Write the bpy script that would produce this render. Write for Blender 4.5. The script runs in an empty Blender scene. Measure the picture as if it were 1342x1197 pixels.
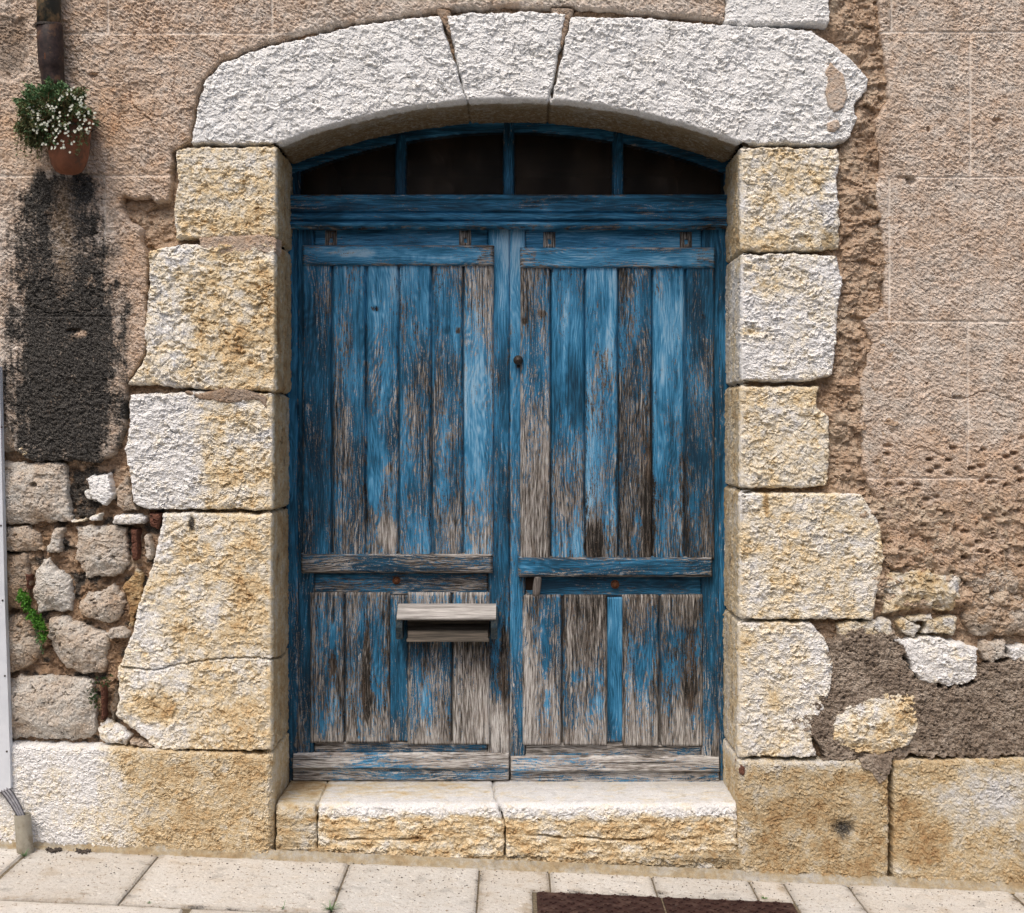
import bpy, math, random
import numpy as np
from mathutils import Vector

# ------------------------------------------------------------------ camera, sky, sun, exposure
S = 370.0            # image pixels per metre on the wall plane (Y = 0)
D = 5.0              # camera distance from the wall
CX, HY = 671.0, 565.0
CZ = 571.0 / S       # camera height
GR = 0.0435          # the street falls to the right

scene = bpy.context.scene
col = scene.collection
cam_d = bpy.data.cameras.new("camera")
cam = bpy.data.objects.new("camera", cam_d)
col.objects.link(cam)
cam.location = (0, -D, CZ)
cam.rotation_euler = (math.radians(90), 0, 0)
cam_d.sensor_width = 36.0
cam_d.lens = 36.0 * D * S / 1342.0
cam_d.shift_y = -(598.5 - HY) / 1342.0
cam_d.clip_end = 500.0
scene.camera = cam

SUN_DIR = Vector((-0.22, -0.50, 0.84)).normalized()
world = bpy.data.worlds.new("World")
scene.world = world
world.use_nodes = True
wn = world.node_tree.nodes
wn.clear()
sky = wn.new("ShaderNodeTexSky")
sky.sky_type = 'NISHITA'
sky.sun_disc = False
sky.sun_elevation = math.asin(SUN_DIR.z)
sky.sun_rotation = math.atan2(SUN_DIR.x, SUN_DIR.y)
sky.dust_density = 6.0
sky.air_density = 1.0
sky.ozone_density = 0.6
bg = wn.new("ShaderNodeBackground")
bg.inputs[1].default_value = 0.15
wo = wn.new("ShaderNodeOutputWorld")
world.node_tree.links.new(sky.outputs[0], bg.inputs[0])
world.node_tree.links.new(bg.outputs[0], wo.inputs[0])
sun_d = bpy.data.lights.new("sun", 'SUN')
sun_d.energy = 1.15
sun_d.angle = math.radians(16)
sun_d.color = (1.0, 0.95, 0.88)
sun = bpy.data.objects.new("sun", sun_d)
col.objects.link(sun)
sun.rotation_euler = (-SUN_DIR).to_track_quat('-Z', 'Y').to_euler()
scene.view_settings.view_transform = 'Standard'
scene.view_settings.look = 'None'
scene.view_settings.gamma = 1.0
scene.view_settings.exposure = 0.18

# ------------------------------------------------------------------ noise (numpy)
def _tab(seed):
    r = np.random.RandomState(seed)
    return r.permutation(1024), r.rand(1024), r.rand(1024), r.rand(1024)

_tc = {}
def tab(seed):
    if seed not in _tc:
        _tc[seed] = _tab(seed)
    return _tc[seed]

def hsh(ix, iy, seed):
    p = tab(seed)[0]
    return p[(p[ix & 1023] + iy) & 1023]

def pn(x, y, seed=0):
    """gradient noise, about -1..1"""
    xi = np.floor(x).astype(np.int64); yi = np.floor(y).astype(np.int64)
    xf = x - xi; yf = y - yi
    ang = tab(seed)[1] * 2 * np.pi
    gx = np.cos(ang); gy = np.sin(ang)
    def g(dx, dy):
        h = hsh(xi + dx, yi + dy, seed)
        return gx[h] * (xf - dx) + gy[h] * (yf - dy)
    u = xf * xf * xf * (xf * (xf * 6 - 15) + 10)
    v = yf * yf * yf * (yf * (yf * 6 - 15) + 10)
    a = g(0, 0); b = g(1, 0); c = g(0, 1); d = g(1, 1)
    return ((a + (b - a) * u) * (1 - v) + (c + (d - c) * u) * v) * 1.5

def fbm(x, y, octv=4, seed=0, gain=0.5):
    r = 0; a = 1.0; t = 0
    for i in range(octv):
        r = r + a * pn(x, y, seed + i * 7)
        t += a
        a *= gain
        x = x * 2.03 + 5.2; y = y * 2.03 + 1.3
    return r / t

def chips(x, y, seed=0):
    """cells, each a randomly tilted facet: looks like hewn stone. returns height -1..1, F1, per-cell random"""
    xi = np.floor(x).astype(np.int64); yi = np.floor(y).astype(np.int64)
    _, ra, rb, rc = tab(seed)
    best = np.full(x.shape, 1e9); hh = np.zeros(x.shape); rid = np.zeros(x.shape)
    for dx in (-1, 0, 1):
        for dy in (-1, 0, 1):
            h = hsh(xi + dx, yi + dy, seed)
            px = xi + dx + 0.1 + 0.8 * ra[h]; py = yi + dy + 0.1 + 0.8 * rb[h]
            ex = x - px; ey = y - py
            d = ex * ex + ey * ey
            m = d < best
            best = np.where(m, d, best)
            tx = (rb[h] - 0.5) * 2; ty = (rc[h] - 0.35) * 2
            hh = np.where(m, tx * ex + ty * ey + (ra[h] - 0.5) * 0.7, hh)
            rid = np.where(m, rc[h], rid)
    return hh, np.sqrt(best), rid

def ss(a, b, x):
    t = np.clip((x - a) / (b - a), 0, 1)
    return t * t * (3 - 2 * t)

def poly_sd(U, V, poly):
    """signed distance, positive inside"""
    P_ = np.array(poly, float)
    d = np.full(U.shape, 1e18); ins = np.zeros(U.shape, bool)
    n = len(P_)
    for i in range(n):
        ax, ay = P_[i]; bx, by = P_[(i + 1) % n]
        ex, ey = bx - ax, by - ay
        wx = U - ax; wy = V - ay
        t = np.clip((wx * ex + wy * ey) / (ex * ex + ey * ey + 1e-12), 0, 1)
        qx = wx - ex * t; qy = wy - ey * t
        d = np.minimum(d, qx * qx + qy * qy)
        if abs(ey) > 1e-9:
            c = ((ay <= V) != (by <= V)) & (U < ax + (V - ay) * ex / ey)
            ins ^= c
    d = np.sqrt(d)
    return np.where(ins, d, -d)

def cracks(U, V, lines, w=1.3):
    g = np.zeros(U.shape)
    jx = 3.5 * fbm(U / 9, V / 9, 3, 930); jy = 3.5 * fbm(U / 9, V / 9, 3, 931)
    for ln in lines:
        for (ax, ay), (bx, by) in zip(ln[:-1], ln[1:]):
            ex, ey = bx - ax, by - ay
            t = np.clip(((U + jx - ax) * ex + (V + jy - ay) * ey) / (ex * ex + ey * ey), 0, 1)
            g = np.maximum(g, ss(w, .2, np.hypot(U + jx - ax - t * ex, V + jy - ay - t * ey)))
    return g

# ------------------------------------------------------------------ mesh helpers
def toX(u, Y=0.0): return (u - CX) / S * (D + Y) / D
def toZ(v, Y=0.0): return CZ + (HY - v) / S * (D + Y) / D
def P(u, v, Y=0.0): return Vector((toX(u, Y), Y, toZ(v, Y)))
def ground_z(x): return -GR * x

LOC = {}
def thing(name, label, cat, loc=(0, 0, 0), group=None):
    o = bpy.data.objects.new(name, None)
    o.empty_display_size = 0.1
    col.objects.link(o)
    o.location = loc
    o['label'] = label; o['category'] = cat
    if group: o['group'] = group
    LOC[o.name] = Vector(loc)
    return o

def link(name, me, mat, parent, smooth=False):
    o = bpy.data.objects.new(name, me)
    col.objects.link(o)
    me.materials.append(mat)
    if parent is not None:
        o.parent = parent
        base = LOC[parent.name]
        me.transform(__import__('mathutils').Matrix.Translation(-base))
        LOC[o.name] = base
    if smooth: me.shade_smooth()
    else: me.shade_flat()
    return o

def raw_mesh(name, verts, faces):
    me = bpy.data.meshes.new(name)
    me.from_pydata([tuple(v) for v in verts], [], faces)
    me.update()
    return me

def tag(o, label=None, cat=None, group=None, kind=None):
    if label: o['label'] = label
    if cat: o['category'] = cat
    if group: o['group'] = group
    if kind: o['kind'] = kind
    return o

def field(name, box, step, fn, mat, parent=None, smooth=False):
    """a dense relief: fn(U,V) -> keep, X, Y, Z, (r,g,b,a)"""
    u0, u1, v0, v1 = box
    nu = max(2, int((u1 - u0) / step) + 1); nv = max(2, int((v1 - v0) / step) + 1)
    U, V = np.meshgrid(np.linspace(u0, u1, nu), np.linspace(v0, v1, nv))
    keep, X, Y, Z, C = fn(U, V)
    k = keep[:-1, :-1] | keep[1:, :-1] | keep[:-1, 1:] | keep[1:, 1:]
    idx = np.arange(nu * nv).reshape(nv, nu)
    f = np.stack([idx[:-1, :-1][k], idx[1:, :-1][k], idx[1:, 1:][k], idx[:-1, 1:][k]], 1)
    used = np.zeros(nu * nv, bool); used[f.ravel()] = True
    remap = np.cumsum(used) - 1
    co = np.stack([X.ravel()[used], Y.ravel()[used], Z.ravel()[used]], 1).astype(np.float32)
    f = remap[f].astype(np.int32)
    me = bpy.data.meshes.new(name)
    me.vertices.add(len(co)); me.vertices.foreach_set("co", co.ravel())
    me.loops.add(len(f) * 4); me.loops.foreach_set("vertex_index", f.ravel())
    me.polygons.add(len(f))
    me.polygons.foreach_set("loop_start", np.arange(len(f), dtype=np.int32) * 4)
    me.polygons.foreach_set("loop_total", np.full(len(f), 4, np.int32))
    me.update(calc_edges=True)
    at = me.attributes.new("Col", 'FLOAT_COLOR', 'POINT')
    cc = np.stack([np.broadcast_to(np.asarray(c, float), U.shape).ravel()[used] for c in C], 1).astype(np.float32)
    at.data.foreach_set("color", cc.ravel())
    return link(name, me, mat, parent, smooth)

class MB:
    """collects simple solids into one mesh"""
    def __init__(s): s.v = []; s.f = []
    def add(s, vs, fs):
        b = len(s.v); s.v += [Vector(v) for v in vs]; s.f += [tuple(b + i for i in f) for f in fs]
    def box(s, a, b, bev=0.002):
        (x0, y0, z0), (x1, y1, z1) = a, b
        bev = min(bev, abs(x1 - x0) * .3, abs(y1 - y0) * .3, abs(z1 - z0) * .3)
        import bmesh
        bm = bmesh.new()
        bmesh.ops.create_cube(bm, size=1)
        for v in bm.verts:
            v.co = ((x0 + x1) / 2 + v.co.x * (x1 - x0), (y0 + y1) / 2 + v.co.y * (y1 - y0), (z0 + z1) / 2 + v.co.z * (z1 - z0))
        if bev > 0:
            bmesh.ops.bevel(bm, geom=list(bm.edges), offset=bev, segments=2, affect='EDGES', profile=.5)
        bm.verts.index_update()
        s.add([v.co.copy() for v in bm.verts], [[v.index for v in f.verts] for f in bm.faces])
        bm.free()
    def tube(s, pts, rad, n=16, cap=True, squash=1.0, wob=0):
        pts = [Vector(p) for p in pts]
        rads = rad if isinstance(rad, (list, tuple)) else [rad] * len(pts)
        rings = []
        for i, p in enumerate(pts):
            t = (pts[min(i + 1, len(pts) - 1)] - pts[max(i - 1, 0)]).normalized()
            a = t.cross(Vector((0, 1, 0)))
            if a.length < .1: a = t.cross(Vector((1, 0, 0)))
            a.normalize(); b = t.cross(a)
            ring = []
            for k in range(n):
                th = 2 * math.pi * k / n
                r = rads[i] * (1 + wob * (math.sin(3 * th + i * 1.7) + math.sin(5 * th + i * .9)))
                ring.append(p + a * math.cos(th) * r + b * math.sin(th) * r * squash)
            rings.append(ring)
        vs = [v for r in rings for v in r]; fs = []
        for i in range(len(pts) - 1):
            for k in range(n):
                k2 = (k + 1) % n
                fs.append((i * n + k, i * n + k2, (i + 1) * n + k2, (i + 1) * n + k))
        if cap:
            fs.append(tuple(range(n - 1, -1, -1))); fs.append(tuple((len(pts) - 1) * n + k for k in range(n)))
        s.add(vs, fs)
    def lathe(s, c, prof, n=40):
        vs = []; fs = []
        for r, z in prof:
            for k in range(n):
                th = 2 * math.pi * k / n
                vs.append((c[0] + r * math.cos(th), c[1] + r * math.sin(th), c[2] + z))
        for i in range(len(prof) - 1):
            for k in range(n):
                k2 = (k + 1) % n
                fs.append((i * n + k, i * n + k2, (i + 1) * n + k2, (i + 1) * n + k))
        s.add(vs, fs)
    def build(s, name, mat, parent=None, smooth=False):
        me = raw_mesh(name, s.v, s.f)
        return link(name, me, mat, parent, smooth)

# ------------------------------------------------------------------ materials
class NT:
    def __init__(s, name):
        s.m = bpy.data.materials.new(name); s.m.use_nodes = True
        s.t = s.m.node_tree; s.n = s.t.nodes
        s.n.clear()
        s.out = s.n.new("ShaderNodeOutputMaterial")
        s.b = s.n.new("ShaderNodeBsdfPrincipled")
        s.t.links.new(s.b.outputs[0], s.out.inputs[0])
        s.b.inputs['Specular IOR Level'].default_value = 0.25
    def L(s, a, b):
        if isinstance(a, (int, float)): b.default_value = a
        elif isinstance(a, tuple): b.default_value = a if len(a) == len(b.default_value) else (a + (1,))
        else: s.t.links.new(a, b)
    def obj(s): return s.n.new("ShaderNodeTexCoord").outputs['Object']
    def attr(s):
        a = s.n.new("ShaderNodeAttribute"); a.attribute_name = "Col"
        sp = s.n.new("ShaderNodeSeparateColor"); s.L(a.outputs['Color'], sp.inputs[0])
        return sp.outputs[0], sp.outputs[1], sp.outputs[2], a.outputs['Alpha']
    def mp(s, vec, scale=(1, 1, 1), loc=(0, 0, 0), rot=(0, 0, 0)):
        n = s.n.new("ShaderNodeMapping")
        s.L(vec, n.inputs[0]); s.L(tuple(loc) if isinstance(loc, (tuple, list)) else loc, n.inputs[1])
        n.inputs[2].default_value = rot; n.inputs[3].default_value = scale
        return n.outputs[0]
    def nz(s, vec, scale, det=4, rough=.55, dist=0):
        n = s.n.new("ShaderNodeTexNoise")
        s.L(vec, n.inputs['Vector']); n.inputs['Scale'].default_value = scale
        n.inputs['Detail'].default_value = det; n.inputs['Roughness'].default_value = rough
        n.inputs['Distortion'].default_value = dist
        return n.outputs[0]
    def vor(s, vec, scale, feat='F1'):
        n = s.n.new("ShaderNodeTexVoronoi"); n.feature = feat
        s.L(vec, n.inputs['Vector']); n.inputs['Scale'].default_value = scale
        return n.outputs['Distance']
    def ma(s, op, a, b=0.0, c=None, clamp=False):
        n = s.n.new("ShaderNodeMath"); n.operation = op; n.use_clamp = clamp
        s.L(a, n.inputs[0]); s.L(b, n.inputs[1])
        if c is not None: s.L(c, n.inputs[2])
        return n.outputs[0]
    def rng(s, x, a, b, c=0.0, d=1.0):
        n = s.n.new("ShaderNodeMapRange"); n.interpolation_type = 'SMOOTHSTEP'
        s.L(x, n.inputs[0]); s.L(a, n.inputs[1]); s.L(b, n.inputs[2]); s.L(c, n.inputs[3]); s.L(d, n.inputs[4])
        return n.outputs[0]
    def mix(s, f, a, b, mode='MIX'):
        n = s.n.new("ShaderNodeMix"); n.data_type = 'RGBA'; n.blend_type = mode
        s.L(f, n.inputs[0]); s.L(a, n.inputs[6]); s.L(b, n.inputs[7])
        return n.outputs[2]
    def ramp(s, f, stops):
        n = s.n.new("ShaderNodeValToRGB"); s.L(f, n.inputs[0])
        e = n.color_ramp.elements
        while len(e) < len(stops): e.new(0.5)
        for el, (p, c) in zip(e, stops):
            el.position = p; el.color = tuple(c) + (1,)
        return n.outputs[0]
    def scale(s, c, f):
        n = s.n.new("ShaderNodeVectorMath"); n.operation = 'SCALE'
        s.L(c, n.inputs[0]); s.L(f, n.inputs[3]); return n.outputs[0]
    def bump(s, h, dist, strength=1.0, prev=None):
        n = s.n.new("ShaderNodeBump"); s.L(h, n.inputs['Height'])
        n.inputs['Distance'].default_value = dist; n.inputs['Strength'].default_value = strength
        if prev is not None: s.L(prev, n.inputs['Normal'])
        return n.outputs[0]
    def fin(s, colr, rough=.85, normal=None, metal=0.0, spec=None):
        s.L(colr, s.b.inputs['Base Color']); s.L(rough, s.b.inputs['Roughness'])
        s.b.inputs['Metallic'].default_value = metal
        if normal is not None: s.L(normal, s.b.inputs['Normal'])
        if spec is not None: s.b.inputs['Specular IOR Level'].default_value = spec
        return s.m

def masonry(name, stops, spread=.5, fine=.4, bumpd=.002, speck=.35, dark=(.03, .028, .026), moss=(.13, .085, .04)):
    """Col: R position on the colour scale, G soot/lichen stain, B brightness, A brown moss and painted soffit shade"""
    t = NT(name); o = t.obj(); r, g, b, a = t.attr()
    n1 = t.nz(o, 9, 5, .6); n2 = t.nz(o, 70, 5, .65); n3 = t.nz(o, 420, 3, .6)
    x = t.ma('ADD', r, t.ma('MULTIPLY', t.ma('SUBTRACT', n1, .5), spread * 1.6))
    x = t.ma('ADD', x, t.ma('MULTIPLY', t.ma('SUBTRACT', n2, .5), fine * 2.0), clamp=True)
    c = t.ramp(x, stops)
    c = t.scale(c, t.ma('MULTIPLY', b, t.rng(n3, .25, .75, .78, 1.2)))
    s2 = t.rng(t.nz(t.mp(o, (1, 1, 1.5), (9, 1, 2)), 75, 6, .75), .56, .66)
    c = t.mix(t.ma('MULTIPLY', s2, speck * 1.1, clamp=True), c, (.20, .135, .075))
    sp = t.rng(t.nz(t.mp(o, (1, 1, 1), (3, 1, 7)), 190, 4, .75), .60, .68)
    c = t.mix(t.ma('MULTIPLY', sp, speck), c, dark)
    c = t.mix(t.ma('MULTIPLY', a, t.rng(n2, .3, .6)), c, moss)
    br = t.ma('ADD', g, t.ma('MULTIPLY', t.ma('SUBTRACT', t.nz(o, 150, 5, .75), .5), 1.6))
    dm = t.ma('ADD', t.ma('MULTIPLY', t.rng(br, .35, .75), .55), t.ma('MULTIPLY', g, .58), clamp=True)
    dm = t.ma('MULTIPLY', dm, t.rng(g, 0.02, .3))
    gc = t.mix(t.rng(t.nz(o, 330, 3, .7), .50, .66), dark, (.19, .18, .165))
    c = t.mix(dm, c, gc)
    bn = t.bump(t.ma('ADD', t.nz(o, 160, 6, .7), t.ma('MULTIPLY', n3, .4)), bumpd)
    return t.fin(c, .9, bn, spec=.2)

LIME = masonry("limestone", [(0, (.76, .76, .76)), (.28, (.73, .675, .565)), (.5, (.67, .55, .36)), (.75, (.53, .375, .20)), (1, (.38, .23, .11))])
LIMEW = masonry("white_limestone", [(0, (.78, .785, .785)), (.5, (.765, .755, .73)), (.85, (.66, .62, .52)), (1, (.52, .42, .28))], spread=.3, fine=.35, bumpd=.0016, speck=.25)
TUFF = masonry("porous_stone", [(0, (.62, .60, .56)), (.5, (.50, .435, .365)), (1, (.38, .27, .18))], bumpd=.003, speck=.6)
PLA = masonry("old_plaster", [(0, (.60, .54, .48)), (.35, (.545, .44, .355)), (.6, (.53, .395, .29)), (1, (.48, .30, .18))], spread=.35, fine=.35, bumpd=.0018, speck=.3)
BED = masonry("mortar_and_rubble", [(0, (.56, .48, .38)), (.4, (.46, .34, .245)), (.7, (.33, .22, .14)), (1, (.18, .13, .09))], bumpd=.004, speck=.5)
FRESH = masonry("cement_mortar", [(0, (.42, .36, .30)), (.5, (.26, .21, .168)), (1, (.14, .11, .088))], spread=.25, fine=.5, bumpd=.004, speck=.5)
PAVE = masonry("paving_stone", [(0, (.60, .585, .55)), (.5, (.56, .525, .47)), (1, (.40, .33, .24))], spread=.35, fine=.2, bumpd=.0007, speck=.9)

def wood(name, horiz=False):
    """Col: R paint cover, G paint lightness, B lightness of bare wood, A seed"""
    t = NT(name); o = t.obj(); r, g, b, a = t.attr()
    sepn = t.n.new("ShaderNodeSeparateXYZ"); t.L(o, sepn.inputs[0])
    al = sepn.outputs[0] if horiz else sepn.outputs[2]
    ac = sepn.outputs[2] if horiz else sepn.outputs[0]
    cmb = t.n.new("ShaderNodeCombineXYZ")
    t.L(ac, cmb.inputs[0]); t.L(al, cmb.inputs[2]); t.L(t.ma('MULTIPLY', a, 37.0), cmb.inputs[1])
    v = cmb.outputs[0]
    big = t.nz(t.mp(v, (11, 1, 2.2)), 1, 3, .5)
    phi = t.ma('ADD', t.ma('MULTIPLY', ac, 95.0), t.ma('MULTIPLY', big, 16.0))
    ring = t.ma('ADD', t.ma('MULTIPLY', t.ma('SINE', t.ma('MULTIPLY', phi, 6.283)), .5), .5)
    fib = t.nz(t.mp(v, (420, 1, 20)), 1, 4, .65)
    fib2 = t.nz(t.mp(v, (130, 1, 7)), 1, 5, .7)
    blotch = t.nz(t.mp(v, (26, 1, 6)), 1, 5, .62, .4)
    fleck = t.nz(t.mp(v, (230, 1, 60)), 1, 4, .7)
    # bare wood
    w = t.ma('ADD', t.ma('MULTIPLY', fib2, 1.0), t.ma('MULTIPLY', fib, 1.5))
    w = t.ma('SUBTRACT', w, .74)
    w = t.ma('ADD', w, t.ma('MULTIPLY', t.ma('SUBTRACT', t.nz(o, 900, 2, .6), .5), .35))
    w = t.ma('ADD', w, t.ma('MULTIPLY', t.ma('SUBTRACT', b, .5), .5))
    w = t.ma('ADD', w, t.ma('MULTIPLY', t.ma('SUBTRACT', ring, .5), .12), clamp=True)
    wc = t.ramp(w, [(.22, (.012, .011, .010)), (.40, (.066, .058, .051)), (.54, (.185, .168, .152)), (.70, (.345, .33, .315)), (.9, (.56, .55, .535))])
    tint = t.rng(blotch, .5, .68)
    wc = t.mix(t.ma('MULTIPLY', tint, .25), wc, (.20, .13, .085))
    # paint
    pl = t.ma('ADD', g, t.ma('MULTIPLY', t.ma('SUBTRACT', t.nz(t.mp(v, (22, 1, 3.0)), 1, 4, .6, .5), .5), .9))
    pl = t.ma('ADD', pl, t.ma('MULTIPLY', t.ma('SUBTRACT', fib2, .5), 1.0))
    pl = t.ma('ADD', pl, t.ma('MULTIPLY', t.ma('SUBTRACT', fib, .5), .8))
    pl = t.ma('ADD', pl, t.ma('MULTIPLY', t.ma('SUBTRACT', t.nz(o, 700, 3, .7), .5), .5), clamp=True)
    pl = t.ma('ADD', pl, t.ma('MULTIPLY', t.ma('SUBTRACT', ring, .5), .16), clamp=True)
    pc = t.ramp(pl, [(0, (.006, .032, .062)), (.28, (.011, .078, .15)), (.5, (.025, .155, .30)), (.75, (.075, .275, .48)), (1, (.26, .44, .60))])
    m = t.ma('ADD', r, t.ma('MULTIPLY', t.ma('SUBTRACT', blotch, .5), 1.1))
    m = t.ma('ADD', m, t.ma('MULTIPLY', t.ma('SUBTRACT', fleck, .5), 1.7))
    m = t.ma('ADD', m, t.ma('MULTIPLY', t.ma('SUBTRACT', fib, .5), .7))
    m = t.ma('SUBTRACT', m, t.ma('MULTIPLY', ring, .24))
    spk = t.nz(t.mp(o, (1, 1, .4)), 480, 3, .7)
    m = t.ma('ADD', m, t.ma('MULTIPLY', t.ma('SUBTRACT', spk, .5), 1.3))
    pm = t.rng(m, .40, .52)
    c = t.mix(pm, wc, pc)
    # rim of bare ochre flecks inside the paint
    fl = t.ma('MULTIPLY', t.rng(t.nz(t.mp(v, (300, 1, 110)), 1, 3, .6), .62, .68), t.rng(r, .95, .6))
    c = t.mix(t.ma('MULTIPLY', fl, .5), c, (.28, .20, .135))
    grime = t.ma('MULTIPLY', t.rng(t.nz(t.mp(v, (60, 1, 14)), 1, 6, .8), .56, .72), t.rng(r, 1.1, .6))
    c = t.mix(t.ma('MULTIPLY', grime, .6), c, (.02, .018, .017))
    crack = t.rng(t.nz(t.mp(v, (190, 3, 2.0)), 1, 4, .65), .615, .66)
    crack = t.ma('MULTIPLY', crack, t.rng(r, 1.05, .5))
    c = t.mix(t.ma('MULTIPLY', crack, .85), c, (.012, .010, .009))
    h = t.ma('ADD', t.ma('MULTIPLY', fib, .5), t.ma('MULTIPLY', ring, .35))
    h = t.ma('ADD', h, t.ma('MULTIPLY', pm, .35))
    h = t.ma('SUBTRACT', h, crack)
    h = t.ma('MULTIPLY', h, t.rng(pm, 0, 1, 1, .65))
    return t.fin(c, t.rng(pm, 0, 1, .85, .55), t.bump(h, .0016), spec=.22)
WV = wood("peeling_blue_paint_upright"); WH = wood("peeling_blue_paint_level", True)

def plain(name, c1, c2, scale=40, rough=.6, metal=0.0, bumpd=.0005, c3=None):
    t = NT(name); o = t.obj()
    n = t.nz(o, scale, 5, .65)
    c = t.mix(t.rng(n, .35, .65), c1, c2)
    if c3 is not None:
        c = t.mix(t.rng(t.nz(t.mp(o, (1, 1, 1), (5, 5, 5)), scale * .4, 5, .7), .52, .62), c, c3)
    return t.fin(c, rough, t.bump(n, bumpd), metal)
RUST = plain("rusty_iron", (.05, .025, .016), (.16, .06, .025), 300, .75, .3)
IRON = plain("dark_iron", (.03, .028, .027), (.09, .075, .065), 300, .55, .6)
COVER = plain("oxidised_cover_iron", (.030, .014, .012), (.055, .026, .021), 60, .75, .1, .0008, (.085, .05, .04))
COVERP = plain("worn_cover_relief", (.04, .018, .015), (.09, .05, .042), 200, .6, .2, .0008)
PIPE = plain("dark_pipe", (.020, .014, .014), (.045, .028, .025), 50, .5, .0, .0015, (.09, .05, .03))
PIPET = plain("stained_pipe_top", (.035, .05, .045), (.30, .20, .11), 24, .6, .0, .0012, (.04, .04, .035))
TERRA = plain("terracotta", (.22, .085, .045), (.15, .06, .034), 22, .7, 0, .0012, (.11, .055, .035))
WHITEM = plain("white_painted_sheet", (.66, .70, .76), (.60, .64, .70), 12, .4, 0, .0002)
GREYC = plain("grey_cable_sheath", (.20, .20, .22), (.30, .30, .33), 60, .45)
DARKC = plain("dark_cable_sheath", (.05, .05, .06), (.08, .08, .09), 60, .45)
PVC = plain("grey_plastic_pipe", (.36, .34, .28), (.30, .28, .23), 30, .5, 0, .0003, (.24, .21, .16))
DARKROOM = plain("dark_interior", (.03, .018, .012), (.012, .008, .006), 4, .95)
DIRT = plain("dry_dirt", (.045, .038, .032), (.12, .10, .085), 260, .95, 0, .002)
BRICK = plain("red_brick", (.17, .075, .05), (.10, .045, .032), 120, .9, 0, .002)
STREET = plain("street_stone", (.15, .14, .125), (.11, .10, .09), 3, .9)

def leafmat(name, a, b, s=60):
    t = NT(name); n = t.nz(t.obj(), s, 3, .6)
    return t.fin(t.mix(t.rng(n, .3, .7), a, b), .55)
LEAF1 = leafmat("succulent_leaf", (.07, .15, .06), (.19, .31, .15), 35)
LEAF2 = leafmat("olive_leaf", (.09, .10, .04), (.19, .18, .08), 35)
LEAF3 = leafmat("bright_leaf", (.04, .14, .015), (.10, .26, .03), 60)
PETAL = leafmat("white_petal", (.50, .53, .44), (.66, .67, .58), 60)
STALK = leafmat("dry_stalk", (.12, .07, .03), (.07, .07, .025), 60)

tg = NT("dusty_dark_glass"); og = tg.obj()
dn = tg.rng(tg.nz(tg.mp(og, (3, 1, 1.5)), 6, 6, .7, 1.0), .45, .75, .0, .30)
tg.fin(tg.mix(tg.rng(tg.nz(tg.mp(og, (9, 1, 4)), 1, 5, .6, .6), .4, .7), (.045, .034, .026), (.12, .085, .06)), .35, tg.bump(tg.nz(og, 8, 2), .001), spec=.25)
tr = tg.n.new("ShaderNodeBsdfTransparent"); tr.inputs[0].default_value = (.5, .48, .45, 1)
mxs = tg.n.new("ShaderNodeMixShader")
tg.L(tg.ma('ADD', dn, .30), mxs.inputs[0]); tg.L(tr.outputs[0], mxs.inputs[1]); tg.L(tg.b.outputs[0], mxs.inputs[2])
tg.L(mxs.outputs[0], tg.out.inputs[0])
GLASS = tg.m

# ------------------------------------------------------------------ hewn stone relief
ACX, ACY, AR = 668.0, 951.0, 818.0      # centre and radius of the arch, in pixels of the wall plane
DEPTH = 0.37 * S                        # how deep the opening is cut

def grain(shape, seed): return np.random.RandomState(seed).rand(*shape)
def hewn(U, V, seed, amp=1.0, size=1.0):
    wx = U + 5 * fbm(U / 14, V / 14, 2, seed + 50); wy = V + 5 * fbm(U / 14, V / 14, 2, seed + 60)
    c1, f1, r1 = chips(wx / (14 * size), wy / (10.5 * size), seed)
    c2, f2, r2 = chips(wx / (7.2 * size) + 3.3, wy / (5.8 * size), seed + 1)
    n = fbm(U / 45, V / 45, 3, seed + 2)
    c3, f3, r3 = chips(wx / (4.6 * size) + 7.1, wy / (3.4 * size), seed + 4)
    rg = .35 + 1.15 * ss(-.45, .45, fbm(U / 30, V / 30, 3, seed + 5))
    fine = pn(U / 2.7, V / 2.3, seed + 3)
    pit = -ss(.42, .1, f2) * (r2 > .72) * 2.6 * rg
    h = (c1 * (1.5 + .9 * rg) + pit + c2 * 2.3 * rg + c3 * 1.7 * rg + n * 2.4 + fine * .5) * amp * .82 + .7 * (grain(U.shape, seed) - .5)
    return h, r1 * .6 + r2 * .4

def tuffy(U, V, seed, amp=1.0, holes=1.0):
    n = fbm(U / 26, V / 26, 4, seed, .6) * 3.2
    c1, f1, r1 = chips(U / 16, V / 13, seed + 5)
    fine = pn(U / 3.0, V / 3.0, seed + 3) * .6
    _, f2, r2 = chips(U / 11, V / 9, seed + 9)
    qx = U + 7 * fbm(U / 9, V / 9, 2, seed + 40); qy = V + 7 * fbm(U / 9, V / 9, 2, seed + 41)
    _, f2, r2 = chips(qx / 17, qy / 12, seed + 9)
    _, f4, r4 = chips(U / 6, V / 6, seed + 12)
    c5, f5, r5 = chips(qx / 7, qy / 6, seed + 13)
    hol = -ss(.34 * r2, .0, f2) * ss(-.1, .25, fbm(U / 30, V / 30, 2, seed + 42)) * 6.5 * holes - ss(.3, .1, f4) * (r4 > .8) * 2 + c5 * 1.5
    return (n + c1 * 1.1 + fine + hol) * amp + 1.0 * (grain(U.shape, seed) - .5), r1

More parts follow.
